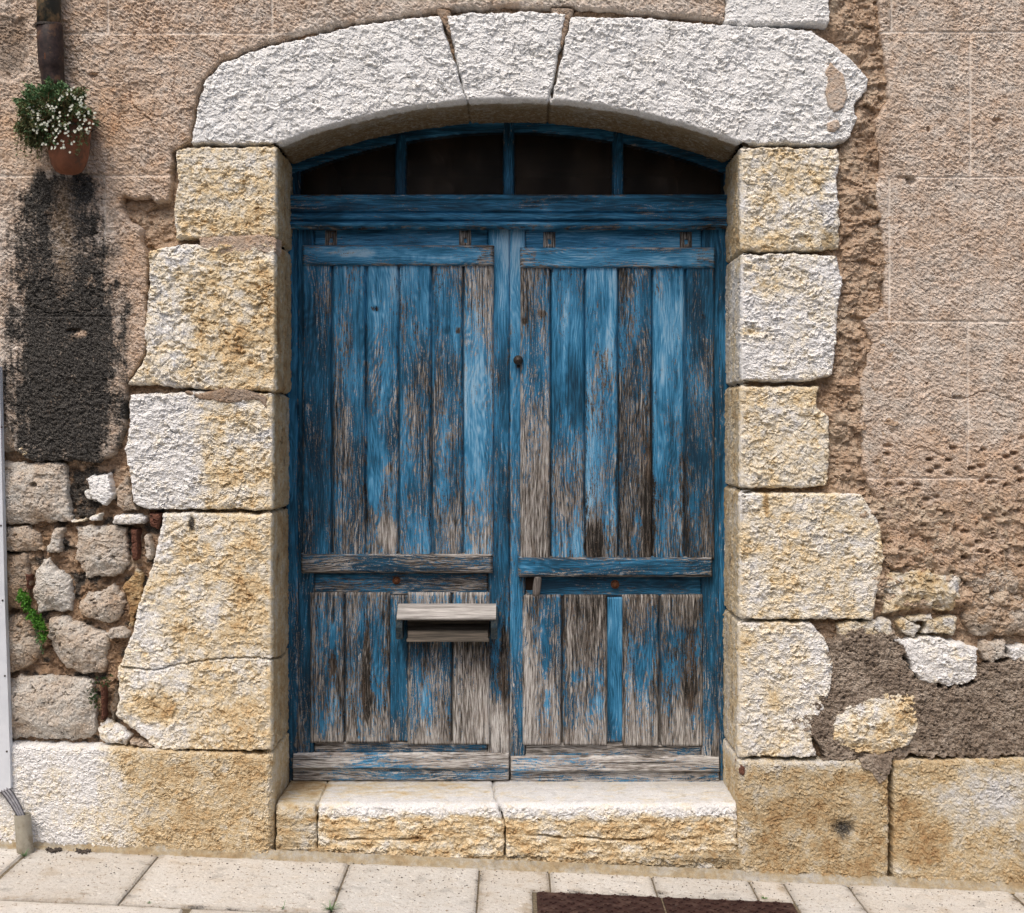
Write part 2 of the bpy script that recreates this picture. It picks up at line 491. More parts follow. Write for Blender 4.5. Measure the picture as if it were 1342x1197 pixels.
def stone(name, poly, mat, parent, front=0.008, ochre=.4, ospread=.25, seed=1, amp=1.0, size=1.0, edge=7.0, inset=1.2,
          wrap=None, e=0.0, rc=4.0, margin=0.0, wob=2.6, step=1.3, style='hewn', bright=1.0, dome=0.0, colfn=None, depth=.06, hfn=None, sideamp=.45):
    pu = [p[0] for p in poly]; pv = [p[1] for p in poly]
    box = (min(pu) - 4, max(pu) + 4, min(pv) - 4, max(pv) + 4)
    def fn(U, V):
        sd = poly_sd(U, V, poly) - inset + wob * fbm(U / 11, V / 11, 3, seed + 90) + wob * .8 * fbm(U / 45, V / 45, 2, seed + 91)
        if wrap == 'L': s = U - e
        elif wrap == 'R': s = e - U
        elif wrap == 'A':
            rr = np.hypot(U - ACX, V - ACY); th = np.arctan2(V - ACY, U - ACX); s = AR - rr
        elif wrap == 'S': s = e - V
        else: s = np.full(U.shape, -1e3)
        if style == 'hewn': h, rid = hewn(U, V, seed, amp, size)
        else: h, rid = tuffy(U, V, seed, amp)
        if margin > 0:
            k = ss(0, margin, -s - rc * .3 + 2.5 * fbm(U / 20, V / 20, 2, seed + 33))
            k = .18 + .82 * k
            k = np.where(s > 0, sideamp, k)
            h = h * k
        elif wrap:
            h = h * np.where(s > 0, sideamp, 1.0)
        if hfn is not None: h = h + hfn(U, V, s)
        if dome: h = h + dome * (ss(-2, 26, sd) - 1)
        eg = np.where(s > 0, edge * .35, edge * (.45 + .5 * ss(-.3, .4, fbm(U / 35, V / 35, 2, seed + 92))))
        t = np.clip(sd / eg, 0, 1)
        h = h - eg * .7 * (1 - np.sqrt(np.clip(1 - (1 - t) ** 2, 0, 1)))
        h = np.where(sd < 0, h - np.where(s > 0, .010, depth) * S * ss(0, -2.2, sd), h)
        h = h + front * S
        a = np.clip((s + rc) / rc, 0, math.pi / 2)
        sp = np.where(s < -rc, s, -rc + rc * np.sin(a))
        dy = np.where(s < -rc, 0, rc * (1 - np.cos(a))) + np.maximum(0, s + rc - rc * math.pi / 2)
        hs = h - np.where(s > 0, front * S, 0) * 0
        yy = (dy - hs * np.cos(a)) / S
        side = np.minimum(hs, 12) * np.sin(a)
        if wrap == 'L': u2 = e + sp + side - front * S * np.sin(a); v2 = V
        elif wrap == 'R': u2 = e - sp - side + front * S * np.sin(a); v2 = V
        elif wrap == 'S': v2 = e - sp - side; u2 = U
        elif wrap == 'A':
            r2 = AR - sp - side + front * S * np.sin(a); u2 = ACX + r2 * np.cos(th); v2 = ACY + r2 * np.sin(th)
        else: u2, v2 = U, V
        R_ = ochre - .04 + 1.3 * ospread * (1.2 * fbm(U / 50, V / 50, 4, seed + 20) + .9 * fbm(U / 14, V / 11, 4, seed + 27) + .9 * (rid - .5))
        G_ = np.zeros(U.shape); B_ = np.full(U.shape, bright) * (1 + .14 * (rid - .5)) * (1 + .16 * (grain(U.shape, seed + 1) - .5)); A_ = np.zeros(U.shape)
        if colfn is not None: R_, G_, B_, A_ = colfn(U, V, s, R_, G_, B_, A_)
        return sd > -2.2, toX(u2), yy, toZ(v2), (np.clip(R_, 0, 1), np.clip(G_, 0, 1), B_, A_)
    return field(name, box, step, fn, mat, parent)

def patch(U, V, cx, cy, rx, ry, seed=0, soft=.5):
    d = np.hypot((U - cx) / rx, (V - cy) / ry) + .35 * fbm(U / 18, V / 18, 3, 700 + seed)
    return ss(1 + soft * .5, 1 - soft, d)

# ================================================================== DOOR SURROUND
sur = thing('door_surround', "white arched stone surround of the blue double door with yellowish jamb blocks", 'door surround', (0, 0, 0))
def rpt(p, k=DEPTH):
    dx, dy = ACX - p[0], ACY - p[1]; L = math.hypot(dx, dy)
    return (p[0] + dx / L * k, p[1] + dy / L * k)
def rarc(a, b, n=8):
    A, B = rpt(a), rpt(b)
    ta = math.atan2(A[1] - ACY, A[0] - ACX); tb = math.atan2(B[1] - ACY, B[0] - ACX)
    r = AR - DEPTH
    return [(ACX + r * math.cos(ta + (tb - ta) * i / n), ACY + r * math.sin(ta + (tb - ta) * i / n)) for i in range(n + 1)]
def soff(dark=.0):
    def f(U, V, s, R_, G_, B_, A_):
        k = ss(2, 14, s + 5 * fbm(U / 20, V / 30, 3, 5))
        R_ = R_ + k * .95; B_ = B_ * (1 - .5 * k); A_ = A_ + .75 * k * ss(6, 60, s + 12 * fbm(U / 30, V / 30, 3, 4))  # brown soffit with its shade painted in, deeper towards the door
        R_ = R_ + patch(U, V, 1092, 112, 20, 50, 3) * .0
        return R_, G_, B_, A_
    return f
vl = [(251, 189), (259, 140), (268, 107), (291, 84), (306, 79), (351, 61), (400, 50), (450, 38), (520, 25), (576, 21), (588, 55), (612, 137)] + rarc((612, 137), (364, 190)) + [(364, 190)]
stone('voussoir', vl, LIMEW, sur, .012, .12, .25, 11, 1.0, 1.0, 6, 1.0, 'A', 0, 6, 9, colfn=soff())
vk = [(586, 22), (620, 17), (700, 15), (742, 18), (736, 60), (719, 136)] + rarc((719, 136), (613, 137), 4) + [(613, 137), (600, 90)]
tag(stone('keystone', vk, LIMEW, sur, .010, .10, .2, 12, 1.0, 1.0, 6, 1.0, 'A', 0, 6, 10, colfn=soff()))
vr = [(748, 22), (850, 24), (930, 31), (1000, 36), (1064, 39), (1085, 55), (1106, 70), (1126, 88), (1138, 104), (1136, 117), (1119, 140), (1124, 155), (1116, 181), (1096, 190), (970, 190)] + rarc((970, 190), (721, 137)) + [(721, 137), (737, 70)]
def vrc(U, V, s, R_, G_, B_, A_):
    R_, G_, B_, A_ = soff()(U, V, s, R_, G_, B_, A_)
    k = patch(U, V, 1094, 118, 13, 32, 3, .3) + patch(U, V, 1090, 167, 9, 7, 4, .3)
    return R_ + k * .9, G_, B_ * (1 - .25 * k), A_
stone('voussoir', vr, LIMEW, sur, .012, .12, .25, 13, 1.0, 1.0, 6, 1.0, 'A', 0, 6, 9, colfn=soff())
stone('arch_block', [(949, -60), (1088, -60), (1087, 28), (1083, 34), (960, 36), (949, 30)], LIMEW, sur, .016, .15, .2, 14, .6, 1, 8)
# pink mortar wedges between the arch stones
def wedge(name, poly, seed, mat=PLA, front=.004, r=.55, par=None, bright=.8, edge=4, **k):
    return stone(name, poly, mat, par or sur, front, r, .2, seed, .35, .5, edge, 0, wob=2.0, bright=bright, **k)
wedge('joint_mortar', [(572, 12), (590, 12), (592, 34), (594, 50), (586, 40), (578, 26)], 31, bright=.62)
wedge('joint_mortar', [(722, 10), (752, 12), (746, 30), (738, 60), (734, 60), (737, 32), (728, 24)], 32, bright=.62)

wedge('mortar_smear', [(1088, 85), (1094, 92), (1102, 98), (1106, 112), (1110, 128), (1104, 142), (1092, 148), (1084, 140), (1080, 120), (1084, 108), (1080, 96)], 35, bright=.95, front=.021, r=.3)
wedge('mortar_smear', [(1082, 162), (1096, 158), (1100, 168), (1090, 175), (1082, 172)], 36, bright=.95, front=.021, r=.3)
XI_L, XI_R = 363 + DEPTH, 970 - DEPTH
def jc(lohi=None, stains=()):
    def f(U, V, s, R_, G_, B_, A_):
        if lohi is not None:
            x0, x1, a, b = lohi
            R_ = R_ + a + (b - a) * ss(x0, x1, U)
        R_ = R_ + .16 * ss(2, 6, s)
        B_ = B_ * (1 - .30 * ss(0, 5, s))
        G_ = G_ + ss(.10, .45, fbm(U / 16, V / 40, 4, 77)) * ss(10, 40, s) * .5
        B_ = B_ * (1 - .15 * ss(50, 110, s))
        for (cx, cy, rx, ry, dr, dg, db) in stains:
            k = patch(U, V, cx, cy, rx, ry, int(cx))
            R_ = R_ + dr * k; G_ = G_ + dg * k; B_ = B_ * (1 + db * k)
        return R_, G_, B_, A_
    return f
# left jamb
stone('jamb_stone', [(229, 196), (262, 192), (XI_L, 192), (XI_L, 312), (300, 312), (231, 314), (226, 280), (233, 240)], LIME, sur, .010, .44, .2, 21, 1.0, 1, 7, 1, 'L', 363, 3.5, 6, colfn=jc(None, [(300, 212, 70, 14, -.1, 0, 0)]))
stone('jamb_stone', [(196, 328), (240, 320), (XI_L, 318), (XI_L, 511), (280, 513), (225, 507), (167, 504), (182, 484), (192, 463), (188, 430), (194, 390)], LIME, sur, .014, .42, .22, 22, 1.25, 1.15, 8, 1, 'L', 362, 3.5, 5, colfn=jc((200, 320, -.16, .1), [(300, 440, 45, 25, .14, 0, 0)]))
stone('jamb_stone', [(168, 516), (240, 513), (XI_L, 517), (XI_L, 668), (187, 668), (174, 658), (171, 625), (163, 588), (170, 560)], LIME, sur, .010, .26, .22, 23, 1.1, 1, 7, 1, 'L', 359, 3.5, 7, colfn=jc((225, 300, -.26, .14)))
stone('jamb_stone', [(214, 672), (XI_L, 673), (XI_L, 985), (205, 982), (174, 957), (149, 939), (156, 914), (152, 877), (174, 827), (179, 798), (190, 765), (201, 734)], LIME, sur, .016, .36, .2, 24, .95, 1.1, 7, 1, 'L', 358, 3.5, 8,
      colfn=jc((165, 290, -.16, .10), [(252, 686, 5, 14, .3, .75, -.3), (200, 925, 40, 22, .3, 0, -.05), (330, 950, 60, 30, .08, 0, 0)]),
      hfn=lambda U, V, s: -6 * ss(2.2, 0, np.abs(V - (866 + 5 * np.sin((U - 150) / 36) + 7 * ss(240, 200, U) + 3 * fbm(U / 12, V / 900, 3, 8)))) - 6 * ss(225, 170, U) * ss(700, 720, V))
# mortar smears on left jamb
wedge('joint_mortar', [(262, 312), (350, 308), (363, 314), (363, 334), (338, 330), (300, 334), (262, 326)], 33, bright=.85, front=.013)
wedge('joint_mortar', [(243, 513), (268, 516), (300, 507), (330, 512), (352, 520), (350, 536), (338, 524), (300, 528), (262, 522)], 34, bright=.62, front=.016)
# right jamb
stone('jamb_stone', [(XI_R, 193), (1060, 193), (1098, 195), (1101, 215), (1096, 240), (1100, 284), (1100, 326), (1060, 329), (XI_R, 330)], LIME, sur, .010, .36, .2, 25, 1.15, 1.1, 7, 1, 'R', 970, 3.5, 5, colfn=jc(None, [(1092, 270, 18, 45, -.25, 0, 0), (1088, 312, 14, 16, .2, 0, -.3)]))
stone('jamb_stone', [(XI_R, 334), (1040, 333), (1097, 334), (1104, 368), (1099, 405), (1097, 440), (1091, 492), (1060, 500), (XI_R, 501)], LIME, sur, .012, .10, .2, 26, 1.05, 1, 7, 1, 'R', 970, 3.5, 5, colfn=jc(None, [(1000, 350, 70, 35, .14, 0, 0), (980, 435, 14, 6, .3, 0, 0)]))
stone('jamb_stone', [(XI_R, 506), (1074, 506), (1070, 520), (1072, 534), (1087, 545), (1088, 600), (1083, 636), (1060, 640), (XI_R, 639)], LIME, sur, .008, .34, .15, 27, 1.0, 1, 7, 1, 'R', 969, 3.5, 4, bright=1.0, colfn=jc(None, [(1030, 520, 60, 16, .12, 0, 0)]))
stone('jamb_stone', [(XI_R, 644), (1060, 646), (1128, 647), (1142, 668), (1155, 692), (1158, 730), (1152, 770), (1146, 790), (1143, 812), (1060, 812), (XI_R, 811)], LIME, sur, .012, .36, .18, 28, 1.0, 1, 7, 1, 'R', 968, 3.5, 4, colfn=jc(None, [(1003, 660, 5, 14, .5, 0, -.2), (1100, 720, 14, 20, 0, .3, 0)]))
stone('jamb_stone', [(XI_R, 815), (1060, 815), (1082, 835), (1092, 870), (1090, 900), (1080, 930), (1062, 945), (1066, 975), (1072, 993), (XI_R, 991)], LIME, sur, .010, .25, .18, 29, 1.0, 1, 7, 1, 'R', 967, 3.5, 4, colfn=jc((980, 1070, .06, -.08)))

# ================================================================== HOUSE WALL
wall = thing('house_wall', "rough stone house wall with scored pinkish plaster and bare rubble around the blue door", 'wall', (0, 0, 0))

def base_col(dx=None):
    def f(U, V, s, R_, G_, B_, A_):
        B_ = B_ * (1 - .14 * ss(90, 220, U))
        if dx: R_ = R_ + dx[2] + (dx[3] - dx[2]) * ss(dx[0], dx[1], U + 30 * fbm(U / 60, V / 60, 3, 9))
        G_ = G_ + .30 * ss(1090, 1135, V + 12 * fbm(U / 30, V / 10, 2, 6) - GR * (U - 300)) * ss(-.15, .25, fbm(U / 25, V / 12, 3, 61))
        return R_, G_, B_, A_
    return f
stone('base_block', [(-90, 972), (20, 974), (205, 980), (345, 987), (XI_L, 985), (XI_L, 1127), (359, 1128), (200, 1124), (-90, 1110)], LIME, wall, .026, .44, .18, 41, .68, .65, 9, 1, 'L', 359, 8, 0,
      colfn=base_col((90, 220, -.40, .12)))
stone('base_block', [(XI_R, 995), (1060, 996), (1163, 994), (1163, 1172), (965, 1168), (XI_R, 1160)], LIME, wall, .022, .62, .18, 42, .62, .6, 9, 1, 'R', 966, 8, 0,
      colfn=lambda U, V, s, R_, G_, B_, A_: (R_ - .3 * ss(1015, 1000, V) - .18 * patch(U, V, 974, 1100, 9, 40, 2), G_ + .75 * patch(U, V, 1105, 1084, 17, 19, 5, .8), B_ * .76, A_),
      hfn=lambda U, V, s: -6 * patch(U, V, 1105, 1084, 17, 17, 5, .8))
stone('base_block', [(1168, 995), (1440, 991), (1440, 1180), (1168, 1172)], LIME, wall, .022, .54, .16, 43, .62, .6, 9, 1,
      colfn=lambda U, V, s, R_, G_, B_, A_: (R_ - .42 * patch(U, V, 1290, 1045, 70, 40, 3, .9) + .18 * patch(U, V, 1200, 1085, 45, 45, 4), G_ + .3 * patch(U, V, 1345, 1105, 22, 40, 9), B_ * .80, A_))

# rubble, left of the door
def rub(poly, seed, tone=.5, mat=TUFF, name='rubble_stone', front=.012, dome=7, amp=1.0, bright=1.0, style='tuff', edge=9, size=1.0, **k):
    return stone(name, poly, mat, wall, front, tone, .25, seed, amp, size, edge, 1.0, wob=4.2, style=style, dome=dome, bright=bright, **k)
rub([(-60, 604), (30, 604), (84, 605), (88, 640), (93, 685), (10, 689), (-60, 690)], 51, .42, hfn=lambda U, V, s: -9 * patch(U, V, 44, 636, 5, 4, 1, .3) - 3 * patch(U, V, 60, 626, 14, 4, 2, .4))
rub([(115, 628), (142, 620), (149, 650), (137, 663), (122, 655)], 52, .05, LIMEW, amp=.8, dome=4, edge=4, front=.02)
rub([(107, 640), (113, 642), (122, 658), (112, 654)], 53, .5, LIMEW, amp=.4, dome=2, edge=3, front=.01)
rub([(-60, 692), (38, 690), (50, 702), (55, 722), (-60, 726)], 54, .62)
rub([(70, 690), (80, 694), (78, 724), (57, 727), (64, 706)], 55, .35, dome=4)
rub([(97, 690), (140, 688), (166, 691), (168, 740), (157, 754), (110, 760), (99, 735)], 56, .45)
rub([(54, 734), (62, 733), (76, 748), (92, 762), (93, 802), (48, 803), (40, 775), (44, 745)], 57, .12, dome=9)
rub([(-60, 726), (36, 726), (38, 760), (34, 800), (-60, 806)], 58, .85, bright=.8)
rub([(98, 790), (112, 776), (133, 772), (146, 766), (160, 778), (166, 790), (158, 810), (142, 820), (122, 815), (104, 806)], 59, .55, dome=9)
rub([(-60, 810), (28, 806), (42, 830), (54, 850), (48, 866), (14, 884), (-60, 880)], 60, .65, dome=9)
rub([(62, 812), (84, 809), (112, 819), (140, 833), (139, 870), (136, 884), (110, 886), (84, 878), (68, 858), (60, 835)], 61, .48, dome=9)
rub([(-60, 892), (60, 887), (118, 890), (123, 905), (126, 962), (116, 971), (60, 970), (-60, 968)], 62, .36, dome=9)
rub([(144, 826), (160, 823), (169, 830), (166, 839), (142, 839)], 63, .5, dome=3, edge=5)
rub([(126, 956), (138, 944), (156, 952), (170, 966), (164, 977), (140, 974), (129, 967)], 64, .08, LIME, dome=6, amp=1.2)
rub([(168, 968), (185, 973), (203, 980), (172, 978)], 65, .7, dome=2, edge=3)
rub([(148, 675), (190, 676), (193, 684), (180, 687), (150, 686)], 66, .1, LIME, amp=.5, dome=1, edge=3, front=.02)
rub([(117, 678), (132, 674), (130, 682), (116, 684)], 67, .1, LIME, amp=.5, dome=1, edge=3, front=.015)
rub([(92, 682), (112, 680), (110, 686), (93, 687)], 68, .2, LIME, amp=.5, dome=1, edge=3, front=.012)
rub([(188, 700), (196, 703), (202, 722), (196, 738), (189, 730)], 69, .5, dome=3, edge=5)
rub([(150, 640), (166, 618), (173, 655), (178, 668), (160, 672), (152, 662)], 70, .75, dome=3, edge=5)
rub([(-60, 540), (16, 545), (22, 565), (24, 590), (-60, 600)], 71, .6, dome=4, front=.0)
rub([(22, 585), (30, 582), (36, 594), (30, 599), (22, 594)], 72, .75, LIME, dome=2, edge=3, front=.012)
rub([(158, 770), (176, 745), (186, 752), (182, 790), (172, 822), (166, 822), (167, 790)], 73, .75, LIME, dome=3, edge=6, bright=.75, front=-.004)
rub([(150, 895), (155, 915), (152, 935), (146, 945), (140, 930)], 74, .6, dome=3, edge=4, bright=.5, front=-.01)
def brick(poly, seed):
    return stone('brick_chip', poly, BRICK, wall, .004, .5, .2, seed, .6, .6, 4, .5, wob=1.5)
brick([(171, 694), (180, 694), (181, 733), (173, 736)], 81)
brick([(131, 896), (137, 897), (138, 940), (132, 945)], 82)
brick([(195, 672), (212, 674), (206, 695), (196, 690)], 83)
brick([(33, 752), (38, 755), (37, 772), (34, 770)], 84)

# rubble, right of the door
rub([(1158, 768), (1164, 750), (1180, 748), (1218, 742), (1222, 750), (1260, 752), (1262, 786), (1250, 800), (1205, 800), (1157, 806)], 91, .45, LIME, dome=8, amp=2.0, bright=.85, style='hewn', edge=9, size=2.0, front=.02)
rub([(1173, 816), (1186, 812), (1206, 822), (1196, 836), (1184, 830)], 92, .28, LIME, dome=2, edge=4, bright=.85)
rub([(1186, 810), (1222, 804), (1224, 812), (1200, 816)], 93, .28, LIME, dome=2, edge=3, bright=.8)
rub([(1213, 812), (1254, 810), (1250, 832), (1210, 830)], 94, .28, LIME, dome=2, edge=4, bright=.8)
rub([(1097, 818), (1140, 812), (1168, 810), (1171, 834), (1150, 838), (1100, 836)], 95, .3, LIME, dome=3, edge=5, bright=.85)
rub([(1172, 838), (1228, 834), (1262, 842), (1279, 852), (1281, 880), (1272, 897), (1240, 900), (1205, 892), (1190, 872), (1184, 852)], 96, .02, LIME, dome=4, amp=.9, bright=1.0, style='hewn', edge=5, front=.020)
rub([(1089, 955), (1094, 935), (1116, 921), (1140, 915), (1163, 906), (1197, 910), (1204, 950), (1190, 978), (1150, 988), (1110, 984), (1093, 975)], 97, .42, LIME, dome=4, amp=1.2, style='hewn', front=.024, edge=5)
rub([(1286, 842), (1318, 838), (1322, 862), (1300, 870), (1288, 862)], 98, .5, dome=3, edge=5)
rub([(1318, 846), (1440, 840), (1440, 868), (1325, 868)], 99, .1, LIME, dome=3, edge=5)
rub([(1265, 785), (1300, 780), (1440, 785), (1440, 836), (1280, 834), (1264, 815)], 100, .65, dome=6, amp=1.6)
rub([(1252, 745), (1440, 738), (1440, 778), (1310, 780), (1275, 776)], 101, .62, dome=6, amp=1.5)

# fresh cement patch
def fresh_h(U, V, s):
    c, f, r = chips(U / 4.2, V / 3.8, 300)
    c2, f2, r2 = chips(U / 9, V / 8, 303)
    c4, f4, r4 = chips(U / 6.5 + 2, V / 6.5, 305)
    return 5 * fbm(U / 50, V / 50, 3, 301) + (.5 - f) * 2.6 * (.4 + r) + (.5 - f2) * 3.0 + c4 * 2.2 - ss(.35, .1, f4) * (r4 > .75) * 4 + 1.2 * (grain(U.shape, 3) - .5) - 3 - 3 * cracks(U, V, [[(1300, 905), (1318, 925), (1335, 935)], [(1110, 850), (1125, 858), (1130, 870)]])
stone('cement_patch', [(1100, 832), (1130, 826), (1168, 832), (1185, 848), (1190, 876), (1203, 893), (1240, 900), (1276, 898), (1292, 872), (1330, 868), (1440, 866), (1440, 992), (1205, 992), (1166, 996), (1160, 1022), (1150, 1026), (1140, 1010), (1120, 1000), (1080, 992), (1064, 968), (1042, 945), (1056, 930), (1074, 920), (1082, 895), (1076, 868), (1084, 850)],
      FRESH, wall, .015, .42, .42, 110, .3, .6, 4, 0, wob=11, hfn=fresh_h)

stone('mortar_smear', [(1124, 992), (1168, 988), (1166, 1006), (1160, 1018), (1151, 1023), (1140, 1012), (1128, 1004)], FRESH, wall, .030, .42, .3, 111, .3, .6, 5, 0, wob=5, hfn=lambda U, V, s: fresh_h(U, V, s) * .6 + 1)
stone('mortar_smear', [(968, 999), (975, 999), (977, 1008), (973, 1016), (968, 1013)], BRICK, wall, .027, .42, .3, 112, .3, .6, 4, 0, wob=3)
# mortar bed behind everything
def open_o(U, V):
    """positive outside the opening"""
    rr = np.hypot(U - ACX, V - ACY)
    return np.maximum(np.maximum(361 - U, U - 971), np.maximum(rr - AR, -1e9))
STRIP = [(1075, -60), (1170, -60), (1180, 640), (1440, 640), (1440, 800), (1150, 800), (1090, 640), (1090, 330), (1110, 190), (1130, 100), (1090, 40)]
def bed_fn(U, V):
    o = open_o(U, V)
    st = ss(-10, 10, poly_sd(U, V, STRIP))
    n = fbm(U / 30, V / 30, 4, 400, .6)
    c, f, r = chips(U / 24, V / 18, 401)
    c2, f2, r2 = chips(U / 9, V / 8, 402)
    h = -14 + n * 6 + c * 4 + c2 * 2 + pn(U / 3.2, V / 3.2, 403) * .8
    qx = U + 9 * fbm(U / 14, V / 14, 2, 411); qy = V + 9 * fbm(U / 14, V / 14, 2, 412)
    c6, f6, r6 = chips(qx / 12, qy / 9, 413)
    c7, f7, r7 = chips(qx / 5, qy / 4, 414)
    h = h + c6 * 2.6 + c7 * 1.9
    h = h + st * (10 + n * 4 + c * 2)
    lowr = ss(610, 690, V + .1 * (U - 1150)) * ss(1090, 1120, U) * ss(815, 790, V)
    _, f3, r3 = chips(U / 15, V / 11, 404)
    h = h - lowr * ss(.38, .1, f3) * (r3 > .35) * 7
    h = h + lowr * (4 + 5 * fbm(U / 40, V / 28, 3, 405))
    R_ = .45 + .45 * fbm(U / 40, V / 40, 4, 406) + .12 * (r - .5)
    left = ss(240, 215, U) * ss(590, 620, V) * ss(990, 970, V)
    R_ = R_ + left * (.15 + .3 * fbm(U / 25, V / 25, 3, 408))
    R_ = R_ * (1 - .5 * st) + .12 * st - .05 * lowr
    G_ = left * ss(-.05, .35, fbm(U / 22, V / 22, 3, 407) + .35 * patch(U, V, 105, 650, 40, 50, 3)) * .75
    B_ = 1 + .08 * (r2 - .5)
    return o > 7, toX(U), -h / S, toZ(V), (np.clip(R_, 0, 1), G_, B_, 0 * U)
field('mortar_bed', (-60, 1440, -60, 1180), 1.9, bed_fn, BED, wall)

# plaster
def plaster_h(U, V, seed, ang=.6, amp=1.0):
    ca, sa = math.cos(ang), math.sin(ang)
    x = U * ca + V * sa; y = -U * sa + V * ca
    ca, sa = math.cos(ang - 1.0), math.sin(ang - 1.0)
    x9 = U * ca + V * sa; y9 = -U * sa + V * ca
    wm = ss(-.12, .12, fbm(U / 55, V / 55, 3, seed + 8) - .12)
    a = pn(x / 10.0, y / 4.2, seed) + .55 * pn(x / 5.5, y / 2.8, seed + 1)
    b = fbm(U / 9, V / 7, 3, seed + 2)
    c, f, r = chips(x / 11 + .5 * b, y / 5.5 + .5 * b, seed + 3)
    c9, f, r = chips(x9 / 11 + .5 * b, y9 / 5.5 + .5 * b, seed + 3)
    c = c * (1 - wm) + c9 * wm
    a = a * (1 - wm) + wm * (pn(x9 / 10.0, y9 / 4.2, seed) + .55 * pn(x9 / 5.5, y9 / 2.8, seed + 1))
    c2, f2, r2 = chips(x / 5.5, y / 3.4, seed + 5)
    a = a * .6 + .9 * pn(U / 2.8, V / 2.6, seed + 7)
    return .9 * (grain(U.shape, seed) - .5) + (a * .9 + b * 1.5 + c * 1.5 + c2 * 1.7 + 2.2 * fbm(U / 80, V / 80, 3, seed + 4)) * amp * (.85 + .5 * fbm(U / 60, V / 60, 2, seed + 6))

def score(U, V, lines):
    """grooves with a pale bottom. lines: ('h', y, x0, x1) or ('v', x, y0, y1)"""
    g = np.zeros(U.shape)
    for k, p, a, b in lines:
        A, B = (V, U) if k == 'h' else (U, V)
        q = p + (.8 * fbm(B / 60, B * 0, 2, 9))
        g = np.maximum(g, ss(2.1, .8, np.abs(A - q)) * ss(a - 2, a + 2, B) * ss(b + 2, b - 2, B))
    return g

def plaster(name, poly, lines, seed, ang, colfn, hfn=None, step=1.4, front=.005, amp=1.0, wob=4.0, edge=5):
    pu = [p[0] for p in poly]; pv = [p[1] for p in poly]
    def fn(U, V):
        sd = poly_sd(U, V, poly) + wob * fbm(U / 13, V / 13, 4, seed + 90)
        h = plaster_h(U, V, seed, ang, amp)
        g = score(U, V, lines)
        near = score(U, V, lines) 
        h = h * (1 - .8 * g) - 1.4 * g
        if hfn is not None: h = h + hfn(U, V)
        t = np.clip(sd / edge, 0, 1)
        h = h - edge * .6 * (1 - np.sqrt(np.clip(1 - (1 - t) ** 2, 0, 1)))
        h = np.where(sd < 0, h - .05 * S * ss(0, -2.2, sd), h) + front * S
        R_ = .33 + .35 * fbm(U / 70, V / 70, 4, seed + 20) + .3 * fbm(U / 18, V / 14, 4, seed + 24)
        G_ = .30 * ss(.12, .42, fbm(U / 28, V / 40, 5, seed + 25)) + 0 * U; B_ = np.ones(U.shape) * (1 + .06 * fbm(U / 6, V / 6, 2, seed + 21) + .14 * (grain(U.shape, seed) - .5) + .20 * fbm(U / 34, V / 26, 4, seed + 22) + .10 * fbm(U / 9, V / 120, 3, seed + 23)); A_ = np.zeros(U.shape)
        R_, G_, B_, A_ = colfn(U, V, R_, G_, B_, A_)
        R_ = R_ - .22 * g; B_ = B_ * (1 + .17 * g)
        return sd > -2.2, toX(U), -h / S, toZ(V), (np.clip(R_, 0, 1), np.clip(G_, 0, 1), B_, A_)
    return field(name, (min(pu) - 3, max(pu) + 3, min(pv) - 3, max(pv) + 3), step, fn, PLA, wall)

def holes(U, V, lst):
    h = 0
    for x, y, rx, ry, d in lst:
        h = h - d * ss(1.15, .6, np.hypot((U - x) / rx, (V - y) / ry) + .25 * pn(U / 4, V / 4, 88))
    return h
def left_col(U, V, R_, G_, B_, A_):
    n = fbm(U / 22, V / 34, 4, 501)
    xl = 42 - 24 * ss(225, 320, V) - 4 * ss(300, 420, V) + 10 * ss(520, 610, V); xr = 122 + 32 * ss(240, 400, V) - 10 * ss(540, 610, V)
    n = 1.5 * n + .9 * fbm(U / 6, V / 90, 3, 520)
    m = ss(-26, 30, U - xl + 20 * n) * ss(30, -26, U - xr + 20 * n) * ss(212, 240, V + 14 * n) * ss(648, 592, V + 30 * fbm(U / 12, V / 20, 4, 521))
    G_ = G_ * (1 - m) + np.clip(m * (.84 + .20 * ss(300, 460, V) + .26 * ss(320, 240, V) + .40 * fbm(U / 14, V / 14, 4, 502) + .35 * pn(U / 2.4, V / 2.4, 503) - .20 * ss(-.05, .35, fbm(U / 20, V / 24, 4, 522))), 0, .88) * (m > 0)
    A_ = m * patch(U, V, 84, 300, 18, 90, 5, .8) * .9
    G_ = G_ * (1 - .55 * A_)
    G_ = G_ - .5 * patch(U, V, 106, 438, 9, 6, 7)
    R_ = R_ + .04 + .24 * patch(U, V, 150, 160, 50, 60, 8, .9) + .26 * patch(U, V, 165, 320, 28, 90, 9, .9) + .25 * patch(U, V, 180, 470, 20, 60, 10, .9) - .2 * ss(250, 420, U)
    halo = ss(-45, -5, U - xl) * ss(45, 5, U - xr) * ss(214, 270, V) * (1 - m)
    G_ = G_ + .30 * halo * ss(-.3, .3, fbm(U / 9, V / 22, 4, 523))
    R_ = R_ - .22 * halo
    B_ = B_ * (1 - .4 * patch(U, V, 8, 60, 34, 45, 11, .3)) * (1 - .25 * patch(U, V, 125, 175, 14, 40, 15, .9))
    return R_, G_, B_, A_
